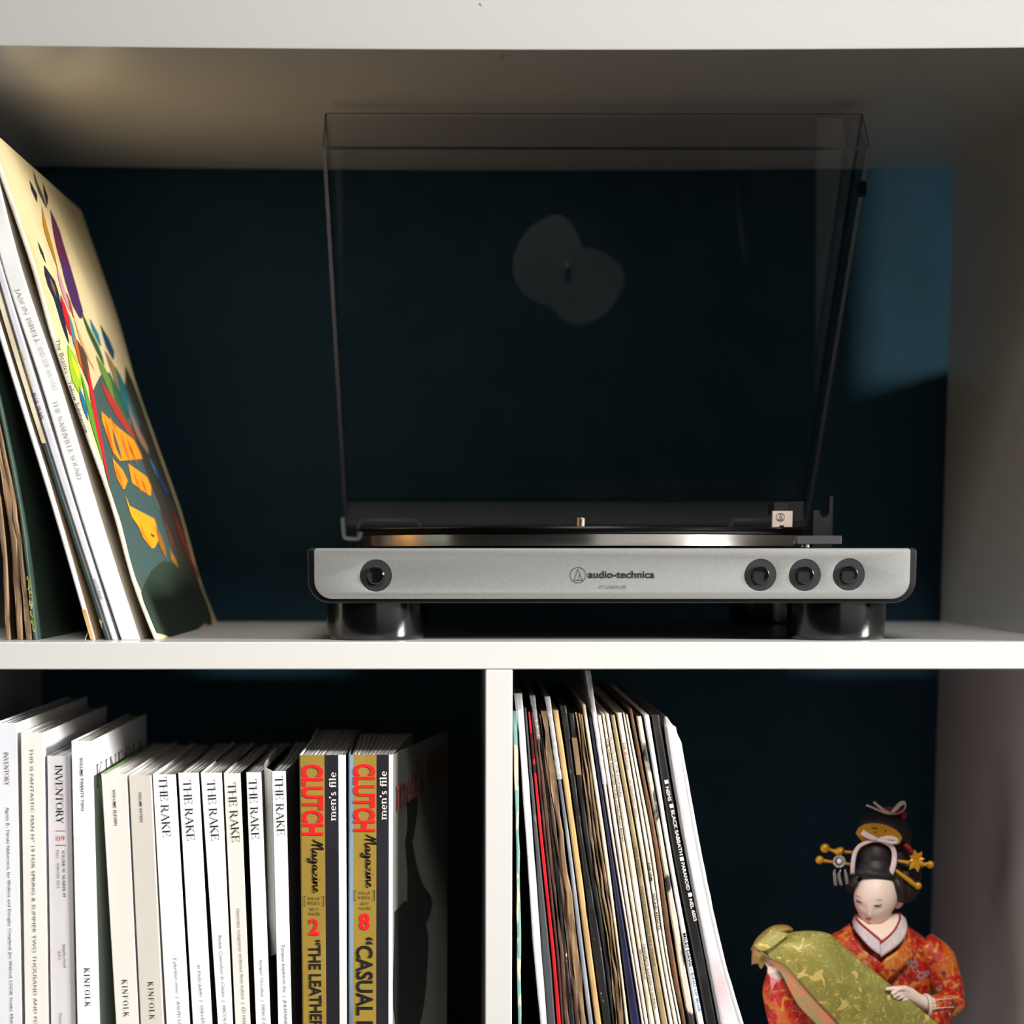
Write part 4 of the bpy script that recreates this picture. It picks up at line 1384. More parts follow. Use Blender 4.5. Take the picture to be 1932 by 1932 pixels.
for body, b0, b1, mg in (('E pluribus unum  |  RALPH LA', (327.6, 1807), (337, 1934), mk[0]), ('In Dulci Jubilo  |  WILLEM', (372.8, 1820.6), (381, 1934), mk[1]),
                         ('Redde Cuniculum In Cistam  |  NICOLA', (412.4, 1764), (423, 1934), mk[2]), ('Violentes voluptates violentes fines habent  |  ED HAR', (446.6, 1714), (459.5, 1934), mk[3]),
                         ('Semper Occultus  |  PIERCE B', (489.8, 1810), (496, 1934), mk[4]), ('Tempus Expletum Est  |  JULIANNE', (531.4, 1782), (537, 1934), mk[5])):
    pn(body, [b0, b1], 5.6, mg, M['ink_grey'] if mg is not mk[5] else M['ink_mid'], shear=0.25)

SCRIPT_M = [[(0, .1), (.15, .35), (.42, 1.1), (.44, .6), (.4, 0)], [(.44, .5), (.7, 1.12), (.78, 1.05), (.72, .5), (.74, .02), (.84, .02), (.95, .25)],
            [(1.28, .42), (1.12, .5), (.98, .3), (1.0, .05), (1.14, .05), (1.3, .42), (1.28, .08), (1.36, .0), (1.5, .2)],
            [(1.82, .42), (1.66, .5), (1.53, .3), (1.55, .06), (1.68, .05), (1.84, .42), (1.78, -.2), (1.62, -.5), (1.5, -.34), (1.8, .02), (2.02, .2)],
            [(2.36, .42), (2.2, .5), (2.06, .3), (2.08, .05), (2.22, .05), (2.38, .42), (2.36, .08), (2.44, .0), (2.56, .2)],
            [(2.56, .44), (2.7, .48), (2.86, .44), (2.7, .2), (2.58, .02), (2.76, .04), (2.92, .0), (3.04, .2)],
            [(3.04, .2), (3.14, .48), (3.12, .06), (3.2, .0), (3.32, .2)], [(3.19, .7), (3.21, .76)],
            [(3.32, .2), (3.42, .48), (3.4, .02), (3.44, .3), (3.6, .48), (3.66, .4), (3.64, .06), (3.72, .0), (3.84, .2)],
            [(3.84, .2), (4.02, .28), (4.1, .42), (4.02, .5), (3.92, .34), (3.94, .06), (4.08, .0), (4.24, .16)]]
script = strokes(SCRIPT_M, 0.085)
for mg, x0, y0, x1, y1, kata, yr_, num, yq, qt in (
        (c1, 571, 1442, 571.8, 1576, 592.4, (1715.5, 1724), '2', 1748.5, ('\u201cTHE LEATHER', (582.5, 1773), (586, 1941), 22.0)),
        (c2, 669, 1441, 669.2, 1569, 687.8, (1704.5, 1713.5), '8', 1738.5, ('\u201cCASUAL L', (673, 1768), (673.6, 1943), 30))):
    pn('CLUTCH', [(x0, y0), (x1, y1)], 38, mg, M['ink_red'], bold=0.035)
    dx = 0 if mg is c1 else 100.5
    dy = 0 if mg is c1 else -10
    print_px(script, [(588 + dx, 1583 + dy), (590.5 + dx, 1686 + dy)], 19, mg[4], M['ink'], mg[0])
    k0 = (1696.5, 1704.5) if mg is c1 else (1686.0, 1694)
    pn('\u30af\u30e9\u30c3\u30c1', [(kata - 12, k0[0] + 2), (kata + 11, k0[0] + 2)], 5.2, mg, M['ink'], bold=0.01)
    pn('\u30de\u30ac\u30b8\u30f3', [(kata - 13, k0[1] + 2.4), (kata + 12, k0[1] + 2.4)], 5.2, mg, M['ink'], bold=0.01)
    for s in (-1, 1):
        bxx = kata + s * 18.5
        for q in ([(bxx - .6, k0[0] - 6), (bxx + .6, k0[0] - 6), (bxx + .6, k0[1] + 5), (bxx - .6, k0[1] + 5)],
                  [(bxx, k0[0] - 6), (bxx - s * 3, k0[0] - 6), (bxx - s * 3, k0[0] - 5), (bxx, k0[0] - 5)], [(bxx, k0[1] + 4), (bxx - s * 3, k0[1] + 4), (bxx - s * 3, k0[1] + 5), (bxx, k0[1] + 5)]):
            mesh('bracket', [at(u, w, mg[4] - .0004) for u, w in q], [(0, 1, 2, 3)], M['ink'], mg[0])
    pn('2017', [(kata - 8, yr_[0] + 2.6), (kata + 8, yr_[0] + 2.6)], 5, mg, M['ink'])
    pn('Vol.53' if mg is c1 else 'Vol.56', [(kata - 11, yr_[1] + 2.6), (kata + 11, yr_[1] + 2.6)], 5.2, mg, M['ink'])
    pn(num, [(kata - 9.5, yq + 15), (kata + 10, yq + 15)], 30, mg, M['ink_red'], bold=0.03)
    pn(qt[0], [qt[1], qt[2]], qt[3], mg, M['ink'], bold=0.025)
    ux = 634 if mg is c1 else 729.6
    ps("men's file", [(ux, 1548.5 if mg is c1 else 1546.5), (ux, 1457 if mg is c1 else 1455)], 12.8, mg, M['ink_white'], T=.15, t=.07, sf=.05, st=.07, track=.03)

# printed front covers that face right
r, L, R, zt, Y0 = m4
put(serif('KINFOLK', track=.2), [(R(zt - .03) + .0004, Y0 + .012, zt - .0290), (R(zt - .03) + .0004, Y0 + .212, zt - .0290)], 0.0135, M['ink_grey'], r, normal=Vector((1, 0, 0)))
r, L, R, zt, Y0 = c2
bend2 = lambda t: 0.014 * 0.7 * t + 0.0010 * math.sin(t * 5 + 1.5) * t + (opn - 0.0098) * t ** 1.2


def cov2(u, v):
    lo, hi = Y0, Y0 + dC
    for _ in range(40):
        y = (lo + hi) / 2
        q = at(u, v, y)
        if q.x > R(q.z) + bend2((y - Y0) / dC):
            lo = y
        else:
            hi = y
    y = lo
    z = at(u, v, y).z
    return Vector((R(z) + bend2((y - Y0) / dC) + 0.0006, y, z))


for pts, col in (([(766, 1512), (786, 1508), (782, 1560), (774, 1590), (763, 1592), (768, 1555)], (30, 29, 29)),
                 ([(764, 1590), (776, 1590), (784, 1630), (796, 1668), (814, 1700), (800, 1740), (770, 1712), (768, 1650)], (28, 27, 27)),
                 ([(744, 1720), (768, 1700), (800, 1738), (806, 1800), (790, 1932), (745, 1932)], (22, 21, 21))):
    lp_ = catmull(pts + [pts[0]], 5 * len(pts) + 1)[:-1]
    mesh('cover_photo', [cov2(*q) for q in lp_], [tuple(range(len(lp_)))], mat('cover_figure', col, 0.5), r)
P_ = [cov2(746, 1531), cov2(790, 1497), cov2(836, 1462)]
t2 = serif("men's file", T=.15, t=.07, sf=.05, st=.07, track=.03)
v, f = t2
Pv = []
for x, y in v:
    q, d = along(P_, x)
    Pv.append(q + Vector((0.0003, 0, y * 0.021)))
mesh('lettering', Pv, f, M['ink_rose'], r)

# ------------------------------------------------------------------ doll
YD_ = 0.130
dp = lambda u, v, dy=0.0: at(u, v, YD_ + dy)
PXM = (dp(1701, 1700) - dp(1601, 1700)).length / 100
K = {
    'skin': mat('painted_skin', (248, 222, 204), 0.5, sub=0.1),
    'hair': mat('doll_hair', (24, 17, 17), 0.55, rgb2=(34, 25, 24), scale=500, stretch=(1, 1, .15)),
    'ribbon': mat('pale_ribbon', (232, 208, 206), 0.55),
    'cord': mat('white_cord', (222, 206, 192), 0.6),
    'pin': mat('gilt_pin', (206, 146, 24), 0.42, metal=0.25),
    'comb_ink': mat('comb_mark', (44, 28, 12), 0.6),
    'silver': mat('silver_ornament', (198, 192, 190), 0.25, metal=0.85),
    'pearl': mat('pearl', (226, 220, 218), 0.2),
    'red': mat('red_crepe', (176, 24, 42), 0.6, rgb2=(140, 14, 32), scale=700),
    'collar': mat('collar_cloth', (226, 210, 208), 0.65, rgb2=(214, 196, 198), scale=300),
    'red_line': mat('collar_lining', (168, 16, 22), 0.55),
    'cuff': mat('cuff_cloth', (226, 214, 200), 0.6),
    'pink': mat('pink_lining', (226, 128, 136), 0.6),
    'eye': mat('eye_paint', (38, 22, 20), 0.4),
    'brow': mat('brow_paint', (170, 136, 122), 0.6),
    'lip': mat('lip_paint', (214, 110, 84), 0.45),
    'blush': mat('cheek_paint', (242, 196, 178), 0.5),
}


def pattern(name, base, cols, scale, vein=None, metal=0.0, rough=0.45, bump=0.15):
    """woven cloth: soft-edged fields of several colours with small flower marks"""
    m = bpy.data.materials.new(name)
    m.use_nodes = True
    nt = m.node_tree
    b = nt.nodes['Principled BSDF']
    b.inputs['Roughness'].default_value = rough
    b.inputs['Metallic'].default_value = metal
    tc = nt.nodes.new('ShaderNodeTexCoord')
    prev = None
    for i, (rgb, sc_, lo, hi, kind) in enumerate(cols):
        if kind == 'noise':
            t = nt.nodes.new('ShaderNodeTexNoise'); t.inputs['Detail'].default_value = 2.5; t.inputs['Distortion'].default_value = 1.2; out = 'Fac'
        elif kind == 'vein':
            t = nt.nodes.new('ShaderNodeTexNoise'); t.inputs['Detail'].default_value = 1.0; t.inputs['Distortion'].default_value = 2.6; out = 'Fac'
        else:
            t = nt.nodes.new('ShaderNodeTexVoronoi'); out = 'Distance'
        t.inputs['Scale'].default_value = sc_
        mp = nt.nodes.new('ShaderNodeMapping')
        mp.inputs['Location'].default_value = (i * 3.1, i * 1.7, i * 0.9)
        nt.links.new(tc.outputs['Object'], mp.inputs['Vector'])
        nt.links.new(mp.outputs['Vector'], t.inputs['Vector'])
        cr = nt.nodes.new('ShaderNodeValToRGB')
        e = cr.color_ramp.elements
        if kind == 'vein':
            e[0].position, e[0].color = lo, (0, 0, 0, 1)
            e[1].position, e[1].color = (lo + hi) / 2, (1, 1, 1, 1)
            q = e.new(hi); q.color = (0, 0, 0, 1)
        elif kind == 'noise':
            e[0].position, e[0].color, e[1].position, e[1].color = lo, (0, 0, 0, 1), hi, (1, 1, 1, 1)
        else:
            e[0].position, e[0].color, e[1].position, e[1].color = lo, (1, 1, 1, 1), hi, (0, 0, 0, 1)
        nt.links.new(t.outputs[out], cr.inputs['Fac'])
        mx = nt.nodes.new('ShaderNodeMix'); mx.data_type = 'RGBA'
        nt.links.new(cr.outputs['Color'], mx.inputs['Factor'])
        if prev is None:
            mx.inputs[6].default_value = (*lin(base), 1)
        else:
            nt.links.new(prev, mx.inputs[6])
        mx.inputs[7].default_value = (*lin(rgb), 1)
        prev = mx.outputs[2]
    nt.links.new(prev, b.inputs['Base Color'])
    w = nt.nodes.new('ShaderNodeTexNoise'); w.inputs['Scale'].default_value = 1500
    nt.links.new(tc.outputs['Object'], w.inputs['Vector'])
    bp = nt.nodes.new('ShaderNodeBump'); bp.inputs['Strength'].default_value = bump; bp.inputs['Distance'].default_value = 0.0005
    nt.links.new(w.outputs['Fac'], bp.inputs['Height']); nt.links.new(bp.outputs['Normal'], b.inputs['Normal'])
    return m


K['kimono'] = pattern('red_gold_brocade', (178, 22, 14), [((196, 92, 22), 55, .50, .58, 'noise'), ((204, 134, 40), 110, .56, .62, 'noise'), ((92, 44, 18), 90, .62, .68, 'noise'),
                                                          ((206, 150, 110), 75, .485, .515, 'vein')], 60)
K['brocade'] = pattern('olive_gold_brocade', (150, 142, 66), [((132, 126, 56), 40, .45, .6, 'noise'), ((206, 184, 104), 75, .49, .525, 'vein'), ((210, 186, 104), 120, .60, .66, 'noise')], 60, rough=0.5, metal=0.1)
K['under'] = pattern('shot_lining', (150, 152, 96), [((206, 130, 88), 45, .5, .62, 'noise')], 60, rough=0.4, metal=0.1)
K['brown_gold'] = mat('gold_brown_cloth', (150, 122, 62), 0.45, metal=0.2, rgb2=(122, 96, 50), scale=120)

foot_c = Vector((dp(1655, 1900).x, YD_ + 0.004, -0.351))
doll = thing('doll', 'geisha doll in a red and gold kimono with gilt hairpins', 'doll', foot_c)


def ellip(bm, c, r, rot=None, n=28):
    b = bmesh.new()
    bmesh.ops.create_uvsphere(b, u_segments=n, v_segments=n // 2 + 2, radius=1)
    mt = Matrix.Translation(c) @ (rot.to_4x4() if rot is not None else Matrix.Identity(4)) @ Matrix.Diagonal((*r, 1))
    b.transform(mt)
    me = bpy.data.meshes.new('t'); b.to_mesh(me); b.free(); bm.from_mesh(me); bpy.data.meshes.remove(me)


def fuse(o, voxel, smooth=4):
    md = o.modifiers.new('fuse', 'REMESH'); md.mode = 'VOXEL'; md.voxel_size = voxel; md.use_smooth_shade = True
    if smooth:
        s = o.modifiers.new('relax', 'SMOOTH'); s.iterations = smooth; s.factor = 0.5


# head and neck
HR = Matrix.Rotation(math.radians(-22), 3, 'Z') @ Matrix.Rotation(math.radians(20), 3, 'X') @ Matrix.Rotation(math.radians(0), 3, 'Y')
ROLL = Matrix.Rotation(math.radians(6), 3, 'Y')
HR = ROLL @ HR
hc = dp(1652, 1694, -0.004)
b = bmesh.new()
bmesh.ops.create_uvsphere(b, u_segments=72, v_segments=48, radius=1)
for v in b.verts:
    x, y, z = v.co
    g = lambda x0, z0, sx, sz: math.exp(-((x - x0) / sx) ** 2 - ((z - z0) / sz) ** 2)
    X, Y_, Z = 0.0140 * x, 0.0158 * y, 0.0190 * z
    if z < 0:
        X *= 1 - 0.37 * (-z) ** 1.6
        if y > 0:
            Y_ *= 1 - 0.35 * (-z)
    if y < 0:
        f = min(1.0, -y * 1.6)
        Y_ -= f * (0.0011 * g(0, -.16, .10, .22) + 0.0016 * g(0, -.30, .12, .10) + 0.0006 * g(0, -.60, .2, .07) + 0.0007 * g(0, -.52, .16, .05) + 0.0009 * g(0, -.88, .25, .16))
        Y_ += f * (0.0007 * g(.36, -.02, .18, .12) + 0.0007 * g(-.36, -.02, .18, .12) + 0.0003 * g(0, -.42, .12, .04))
    v.co = hc + HR @ Vector((X, Y_, Z))
hb = b.copy()
me = bpy.data.meshes.new('head_tmp'); b.to_mesh(me)
from mathutils.bvhtree import BVHTree
bvh = BVHTree.FromBMesh(hb)
hb.free()
bm_tube([hc + HR @ Vector((0.000, 0.004, -0.010)), dp(1665, 1742, -.001), dp(1667, 1764, .001), dp(1667, 1790, .002)], [(.0078, .0078), (.0082, .008), (.0098, .009), (.016, .011)], 24, bm=b)
ear = dp(1697, 1701, 0.0035)
ellip(b, ear, (0.0030, 0.0016, 0.0052), Matrix.Rotation(math.radians(24), 3, 'Y'), 16)
head = bm_obj('head', b, K['skin'], doll, smooth=True)
fuse(head, 0.00045, 1)
EYE = Vector((CAM_X, CAM_Y, CAM_Z))


def on_head(u, v, lift=0.0007):
    q = dp(u, v, -0.02)
    d = (q - EYE).normalized()
    h = bvh.ray_cast(EYE, d)
    return h[0] - d * lift if h[0] is not None else q


def paint(name, pts, m, lift=0.0007, n=4):
    lp_ = catmull(pts + [pts[0]], n * len(pts) + 1)[:-1]
    return mesh(name, [on_head(*q, lift=lift) for q in lp_], [tuple(range(len(lp_)))], m, head)


paint('eye', [(1613.6, 1696.8), (1619, 1699.2), (1624, 1701.6), (1628, 1703), (1623, 1703.6), (1618, 1702)], K['eye'])
paint('eye', [(1647.5, 1708.2), (1652, 1707.8), (1658, 1707.8), (1664, 1706.4), (1660, 1709.8), (1654, 1710.6)], K['eye'])
paint('brow', [(1612, 1686.6), (1617, 1689.6), (1622, 1692.4), (1627, 1694.2), (1622, 1693.2), (1616, 1690.2)], K['brow'])
paint('brow', [(1650.5, 1698.2), (1656, 1696.8), (1661, 1697), (1665.5, 1699.2), (1661, 1698.2), (1656, 1698)], K['brow'])
paint('mouth', [(1631, 1732.6), (1635, 1731.2), (1637.5, 1732.4), (1640.5, 1731.2), (1644, 1733), (1640, 1737.2), (1635.5, 1737)], K['lip'])
for u, v in ((1634.2, 1725.6), (1639.6, 1726.2)):
    paint('nostril', [(u - .9, v), (u, v - .4), (u + .9, v), (u, v + .5)], K['brow'])

# hair: swept-up mass, front roll, side wings, top knot
b = bmesh.new()
px_ = PXM
ellip(b, dp(1665, 1665, 0.0065), (0.0158, 0.0152, 0.0150), Matrix.Rotation(math.radians(8), 3, 'Y'))
ellip(b, dp(1651, 1640, -0.006), (33 * px_, 0.0105, 27 * px_), Matrix.Rotation(math.radians(6), 3, 'Y'))
ellip(b, dp(1651, 1618, -0.004), (30 * px_, 0.0100, 36 * px_), Matrix.Rotation(math.radians(6), 3, 'Y'))
ellip(b, dp(1614, 1656, 0.003), (19 * px_, 0.009, 20 * px_))
ellip(b, dp(1606, 1668, 0.004), (11 * px_, 0.007, 18 * px_))
ellip(b, dp(1706, 1672, 0.006), (30 * px_, 0.0105, 33 * px_), Matrix.Rotation(math.radians(20), 3, 'Y'))
ellip(b, dp(1712, 1648, 0.010), (27 * px_, 0.0105, 34 * px_))
ellip(b, dp(1690, 1622, 0.010), (30 * px_, 0.010, 30 * px_))
ellip(b, dp(1694, 1674, -0.0050), (14 * px_, 0.0085, 28 * px_), Matrix.Rotation(math.radians(-22), 3, 'Y'))
ellip(b, dp(1652, 1649, -0.0085), (38 * px_, 0.0085, 15 * px_), Matrix.Rotation(math.radians(8), 3, 'Y'))
ellip(b, dp(1610, 1664, -0.0050), (9 * px_, 0.007, 15 * px_), Matrix.Rotation(math.radians(18), 3, 'Y'))
hair = bm_obj('hair', b, K['hair'], doll, smooth=True)
fuse(hair, 0.0008, 3)
b = bmesh.new()
ellip(b, dp(1665, 1566, 0.000), (47 * px_, 0.0115, 33 * px_), Matrix.Rotation(math.radians(12), 3, 'Y'))
ellip(b, dp(1684, 1578, 0.008), (36 * px_, 0.010, 36 * px_), Matrix.Rotation(math.radians(12), 3, 'Y'))
ellip(b, dp(1668, 1592, 0.006), (32 * px_, 0.008, 26 * px_))
knot = bm_obj('top_knot', b, K['hair'], hair, smooth=True)
fuse(knot, 0.0008, 2)


def pt(pts, dy):
    return [dp(u, v, dy if not isinstance(dy, (list, tuple)) else dy[i]) for i, (u, v) in enumerate(pts)]


def strip(name, pts, hw, m, parent, dy, th=0.0003, n=20, k=8):
    hw = hw if isinstance(hw, list) else [hw] * len(pts)
    return tube(name, pt(pts, dy), [(w * px_, th) for w in hw], m, parent, n=k, smooth_pts=n)


# gilt comb in front of the knot
P = [(1614.5, 1572), (1620, 1562), (1632, 1555), (1648, 1553), (1665, 1555), (1682, 1561), (1695, 1570), (1701.5, 1580), (1697, 1591), (1690, 1593), (1670, 1588), (1645, 1588), (1628, 1588)]
lp_ = catmull(P + [P[0]], 64)[:-1]
ring_f = [dp(u, v, -0.0118) for u, v in lp_]
ring_b = [dp(u, v, -0.0100) for u, v in lp_]
n_ = len(lp_)
comb = mesh('comb', ring_f + ring_b, [tuple(range(n_)), tuple(reversed(range(n_, 2 * n_)))] + [(i, i + n_, (i + 1) % n_ + n_, (i + 1) % n_) for i in range(n_)], K['pin'], hair)
for q in ([(1643, 1561), (1654, 1562), (1656, 1565), (1646, 1563)], [(1648, 1569), (1657, 1570.5), (1648, 1571)], [(1670, 1566), (1673, 1567), (1671, 1571), (1669, 1570)], [(1687, 1577), (1691, 1578), (1692, 1581), (1688, 1580)]):
    mesh('comb_mark', [dp(u, v, -0.0120) for u, v in q], [(0, 1, 2, 3) if len(q) == 4 else (0, 1, 2)], K['comb_ink'], comb)
# ribbons
rib = strip('ribbon', [(1608.5, 1649), (1609, 1632), (1613, 1610), (1622, 1596), (1638, 1588.5), (1652, 1586), (1666, 1588), (1682, 1597), (1687.5, 1612), (1685, 1635), (1675, 1661)],
            [4.2, 4.2, 4.2, 3.8, 3.2, 2.8, 3.2, 4.2, 4.8, 5.4, 6.0], K['ribbon'], hair, [-.0090, -.0115, -.0125, -.013, -.0135, -.014, -.0135, -.013, -.0125, -.0132, -.0125], n=40)
strip('bow_loop', [(1626, 1570), (1640, 1578), (1655, 1584)], [5.5, 5, 3], K['ribbon'], rib, -0.0155, n=12)
strip('bow_loop', [(1655, 1585), (1672, 1581), (1688, 1582), (1692, 1588), (1684, 1590), (1668, 1587), (1656, 1585)], [2.5, 4, 3.8, 3, 3, 3, 2.5], K['ribbon'], rib, -0.0155, n=24)
cd = strip('cord_bow', [(1634.5, 1519), (1650, 1525), (1668, 1533), (1681, 1536)], 1.8, K['cord'], knot, -.006, th=.0005, n=16)
strip('cord_loop', [(1648.5, 1513), (1658, 1521), (1670, 1530), (1681, 1535.5)], [1.8, 2.4, 2.6, 2.4], K['cord'], cd, -.0065, th=.0005, n=16)
strip('cord_loop', [(1681, 1535), (1690, 1526), (1700, 1516), (1708, 1515)], [3.2, 4, 4.4, 3.2], K['cord'], cd, -.006, th=.0005, n=16)
strip('cord_loop', [(1707, 1515), (1708.5, 1521), (1703, 1530), (1692, 1535), (1682, 1536)], 1.4, K['cord'], cd, -.004, th=.0005, n=16)
b = bmesh.new()
ellip(b, dp(1681, 1531, 0.003), (22 * px_, 0.005, 9 * px_)); ellip(b, dp(1703, 1539, 0.002), (7 * px_, 0.004, 9 * px_), Matrix.Rotation(.5, 3, 'Y'))
bm_obj('crepe_tie', b, K['red'], knot, smooth=True)
strip('crepe_band', [(1707, 1593), (1714, 1600), (1721, 1609)], [5, 5.5, 4.5], K['red'], hair, [-.002, -.003, -.003], th=.002, n=12, k=12)


def pin(pts, rad, ball, rb, dy, extra=None):
    o = tube('hairpin', pt(pts, dy), [r * px_ for r in rad], K['pin'], hair, n=12, smooth_pts=20)
    b = bmesh.new(); ellip(b, dp(*ball, dy if not isinstance(dy, list) else dy[0]), (rb * px_, rb * px_ * .7, rb * px_), n=16)
    bm_obj('pin_head', b, K['pin'], hair if extra is None else hair, smooth=True)
    return o


pin([(1560, 1600), (1572, 1605), (1580, 1606.5), (1588, 1606), (1590, 1607), (1610, 1608.5)], [3.5, 3.2, 7.5, 8, 3.2, 3.2], (1556.5, 1600.5), 9, -0.004)
pin([(1549, 1623), (1562, 1625), (1585, 1628), (1606, 1631)], [3.4, 3.0, 2.6, 2.6], (1546.5, 1622.5), 8, -0.003)
pin([(1754, 1629), (1738, 1632), (1720, 1629), (1692, 1624)], [3.2, 4.5, 4.8, 3.0], (1755, 1631.5), 7.6, -0.004)
pin([(1731, 1674), (1718, 1664), (1702, 1652), (1689, 1642)], [3.2, 5.0, 4.6, 3.6], (1732, 1671.5), 7, -0.0055)
# gilt leaf on the right pin
c = (1729, 1624)
b = bmesh.new()
for a, ln in ((-100, 22), (-58, 21), (-14, 16), (28, 17), (82, 22), (128, 22), (178, 14), (-140, 16)):
    ca, sa = math.cos(math.radians(a)), math.sin(math.radians(a))
    wd = 5.2
    pts = [(0, -wd * .5), (ln * .55, -wd), (ln, 0), (ln * .55, wd), (0, wd * .5)]
    vs = [b.verts.new(dp(c[0] + x * ca - y * sa, c[1] + x * sa + y * ca, -0.0085 - 0.0006 * (abs(y) < 1) - 0.0002 * (a % 3))) for x, y in pts]
    ce = b.verts.new(dp(c[0] + ln * .5 * ca, c[1] + ln * .5 * sa, -0.0094))
    for i in range(5):
        b.faces.new((vs[i], vs[(i + 1) % 5], ce))
lf = bm_obj('gilt_leaf', b, K['pin'], hair)
md = lf.modifiers.new('thickness', 'SOLIDIFY'); md.thickness = 0.0006
# silver flower with three drops
c = (1583.5, 1625.5)
b = bmesh.new()
for i in range(14):
    a = 2 * math.pi * i / 14
    ellip(b, dp(c[0] + 10.2 * math.cos(a), c[1] + 10.2 * math.sin(a), -0.0075), (2.5 * px_, 2.2 * px_, 2.5 * px_), n=10)
ellip(b, dp(*c, -0.0066), (10.5 * px_, 1.6 * px_, 10.5 * px_), n=20)
fl = bm_obj('silver_flower', b, K['silver'], hair, smooth=True)
b = bmesh.new(); ellip(b, dp(*c, -0.0088), (4.6 * px_, 3.6 * px_, 4.6 * px_), n=18)
bm_obj('pearl', b, K['pearl'], fl, smooth=True)
for pts in ([(1575, 1640), (1574.5, 1648), (1576.5, 1671)], [(1586, 1641), (1583, 1652), (1587, 1670)], [(1594, 1640), (1596, 1650), (1599, 1668)]):
    strip('silver_drop', pts, [.8, 2.7, 3.0], K['silver'], fl, -0.0078, th=.0003, n=10)

# kimono body: one continuous gown down to the shelf
S_ = [(1742, 1664, 40, .010), (1752, 1663, 56, .0125), (1766, 1663, 78, .0155), (1786, 1665, 100, .0185), (1806, 1667, 110, .0200), (1835, 1668, 104, .0205), (1875, 1665, 92, .0200), (1915, 1660, 84, .0200)]
rings = []
for v, u, hw, dpt in S_:
    rings.append((dp(u, v).x, dp(u, v).z, hw * px_, dpt))
rings += [(foot_c.x, -0.285, 0.030, 0.024), (foot_c.x, -0.315, 0.034, 0.028), (foot_c.x, -0.3512, 0.040, 0.033)]
b = bmesh.new()
R_ = []
for cx, cz, rx, ry in rings:
    R_.append([b.verts.new((cx + rx * math.copysign(abs(math.cos(a)) ** .85, math.cos(a)), YD_ + 0.003 + ry * math.copysign(abs(math.sin(a)) ** .9, math.sin(a)), cz)) for a in [2 * math.pi * i / 40 for i in range(40)]])
for i in range(len(R_) - 1):
    for k in range(40):
        b.faces.new((R_[i][k], R_[i][(k + 1) % 40], R_[i + 1][(k + 1) % 40], R_[i + 1][k]))
b.faces.new(R_[0]); b.faces.new(R_[-1])
kim = bm_obj('kimono', b, K['kimono'], doll, smooth=True)
md = kim.modifiers.new('smooth', 'SUBSURF'); md.levels = 1; md.render_levels = 1

z7 = lambda x, y: (1380 + x * .24845, 1480 + y * .24845)
col = [[(945, 985, .002), (950, 1020, -.008), (1000, 1072, -.015), (1070, 1130, -.0195), (1145, 1196, -.0225)],
       [(920, 1040, .000), (936, 1100, -.010), (990, 1170, -.0185), (1060, 1245, -.0225), (1135, 1300, -.0235)]]
sheet('collar', [[dp(*z7(x, y), d) for x, y, d in r] for r in col], K['collar'], doll, 24, 6, 0.0007)
col2 = [[(1275, 975, .004), (1280, 1020, -.008), (1245, 1095, -.0165), (1200, 1148, -.0205), (1130, 1205, -.0238)],
        [(1322, 1020, .002), (1335, 1090, -.009), (1310, 1165, -.017), (1240, 1240, -.0225), (1135, 1312, -.0250)]]
cl = sheet('collar', [[dp(*z7(x, y), d) for x, y, d in r] for r in col2], K['collar'], doll, 24, 6, 0.0007)
sheet('chest', [[dp(*z7(x + 4, y), d + .0012) for x, y, d in col[0]], [dp(*z7((a[0] + c_[0]) / 2, (a[1] + c_[1]) / 2), min(a[2], c_[2]) + (.006, .0055, .0035, .0008, 0)[i]) for i, (a, c_) in enumerate(zip(col[0], col2[0]))],
                [dp(*z7(x - 4, y), d + .0012) for x, y, d in col2[0]]], K['skin'], head, 20, 12, 0.0003)
tube('collar_lining', [dp(*z7(x, y), d - .0006) for x, y, d in col[0]], 1.9 * px_, K['red_line'], doll, n=8, smooth_pts=24)
tube('collar_lining', [dp(*z7(x, y), d - .0006) for x, y, d in col2[0]], 1.9 * px_, K['red_line'], doll, n=8, smooth_pts=24)
# lapels over the body
for rows in ([[(900, 1060, -.004), (930, 1160, -.015), (1010, 1260, -.0225), (1130, 1345, -.0250), (1200, 1420, -.0250)],
              [(800, 1130, -.004), (860, 1240, -.015), (950, 1330, -.0225), (1060, 1420, -.0245), (1140, 1500, -.0245)]],
             [[(1335, 1080, -.004), (1330, 1170, -.014), (1260, 1260, -.0215), (1160, 1330, -.0258), (1100, 1400, -.0255)],
              [(1410, 1140, -.002), (1420, 1220, -.012), (1360, 1330, -.0205), (1250, 1430, -.0250), (1180, 1500, -.0250)]]):
    sheet('lapel', [[dp(*z7(x, y), d) for x, y, d in r] for r in rows], K['kimono'], doll, 20, 6, 0.0010)
# blue-grey flowers woven on the shoulder
K['flower'] = mat('blue_grey_thread', (118, 128, 132), 0.5)
K['flower_mid'] = mat('yellow_thread', (214, 150, 40), 0.5)
zs = lambda x, y: (1400 + x * .23292, 1680 + y * .23292)
b = bmesh.new()
for (x, y), s in (((1390, 600), 44), ((1450, 690), 40), ((1350, 590), 22), ((1500, 670), 24), ((1595, 795), 26), ((1610, 775), 16)):
    for i in range(8):
        a = 2 * math.pi * i / 8 + .2
        u, v = zs(x + s * .62 * math.cos(a), y + s * .62 * math.sin(a))
        d0 = -0.0262 if x < 1480 else -0.0215
        if x > 1580:
            d0 = -0.0225
        vs = []
        for k in range(8):
            t = 2 * math.pi * k / 8
            lx, ly = s * .34 * math.cos(t), s * .16 * math.sin(t)
            vs.append(b.verts.new(dp(u + (lx * math.cos(a) - ly * math.sin(a)) * .233, v + (lx * math.sin(a) + ly * math.cos(a)) * .233, d0)))
        b.faces.new(vs)
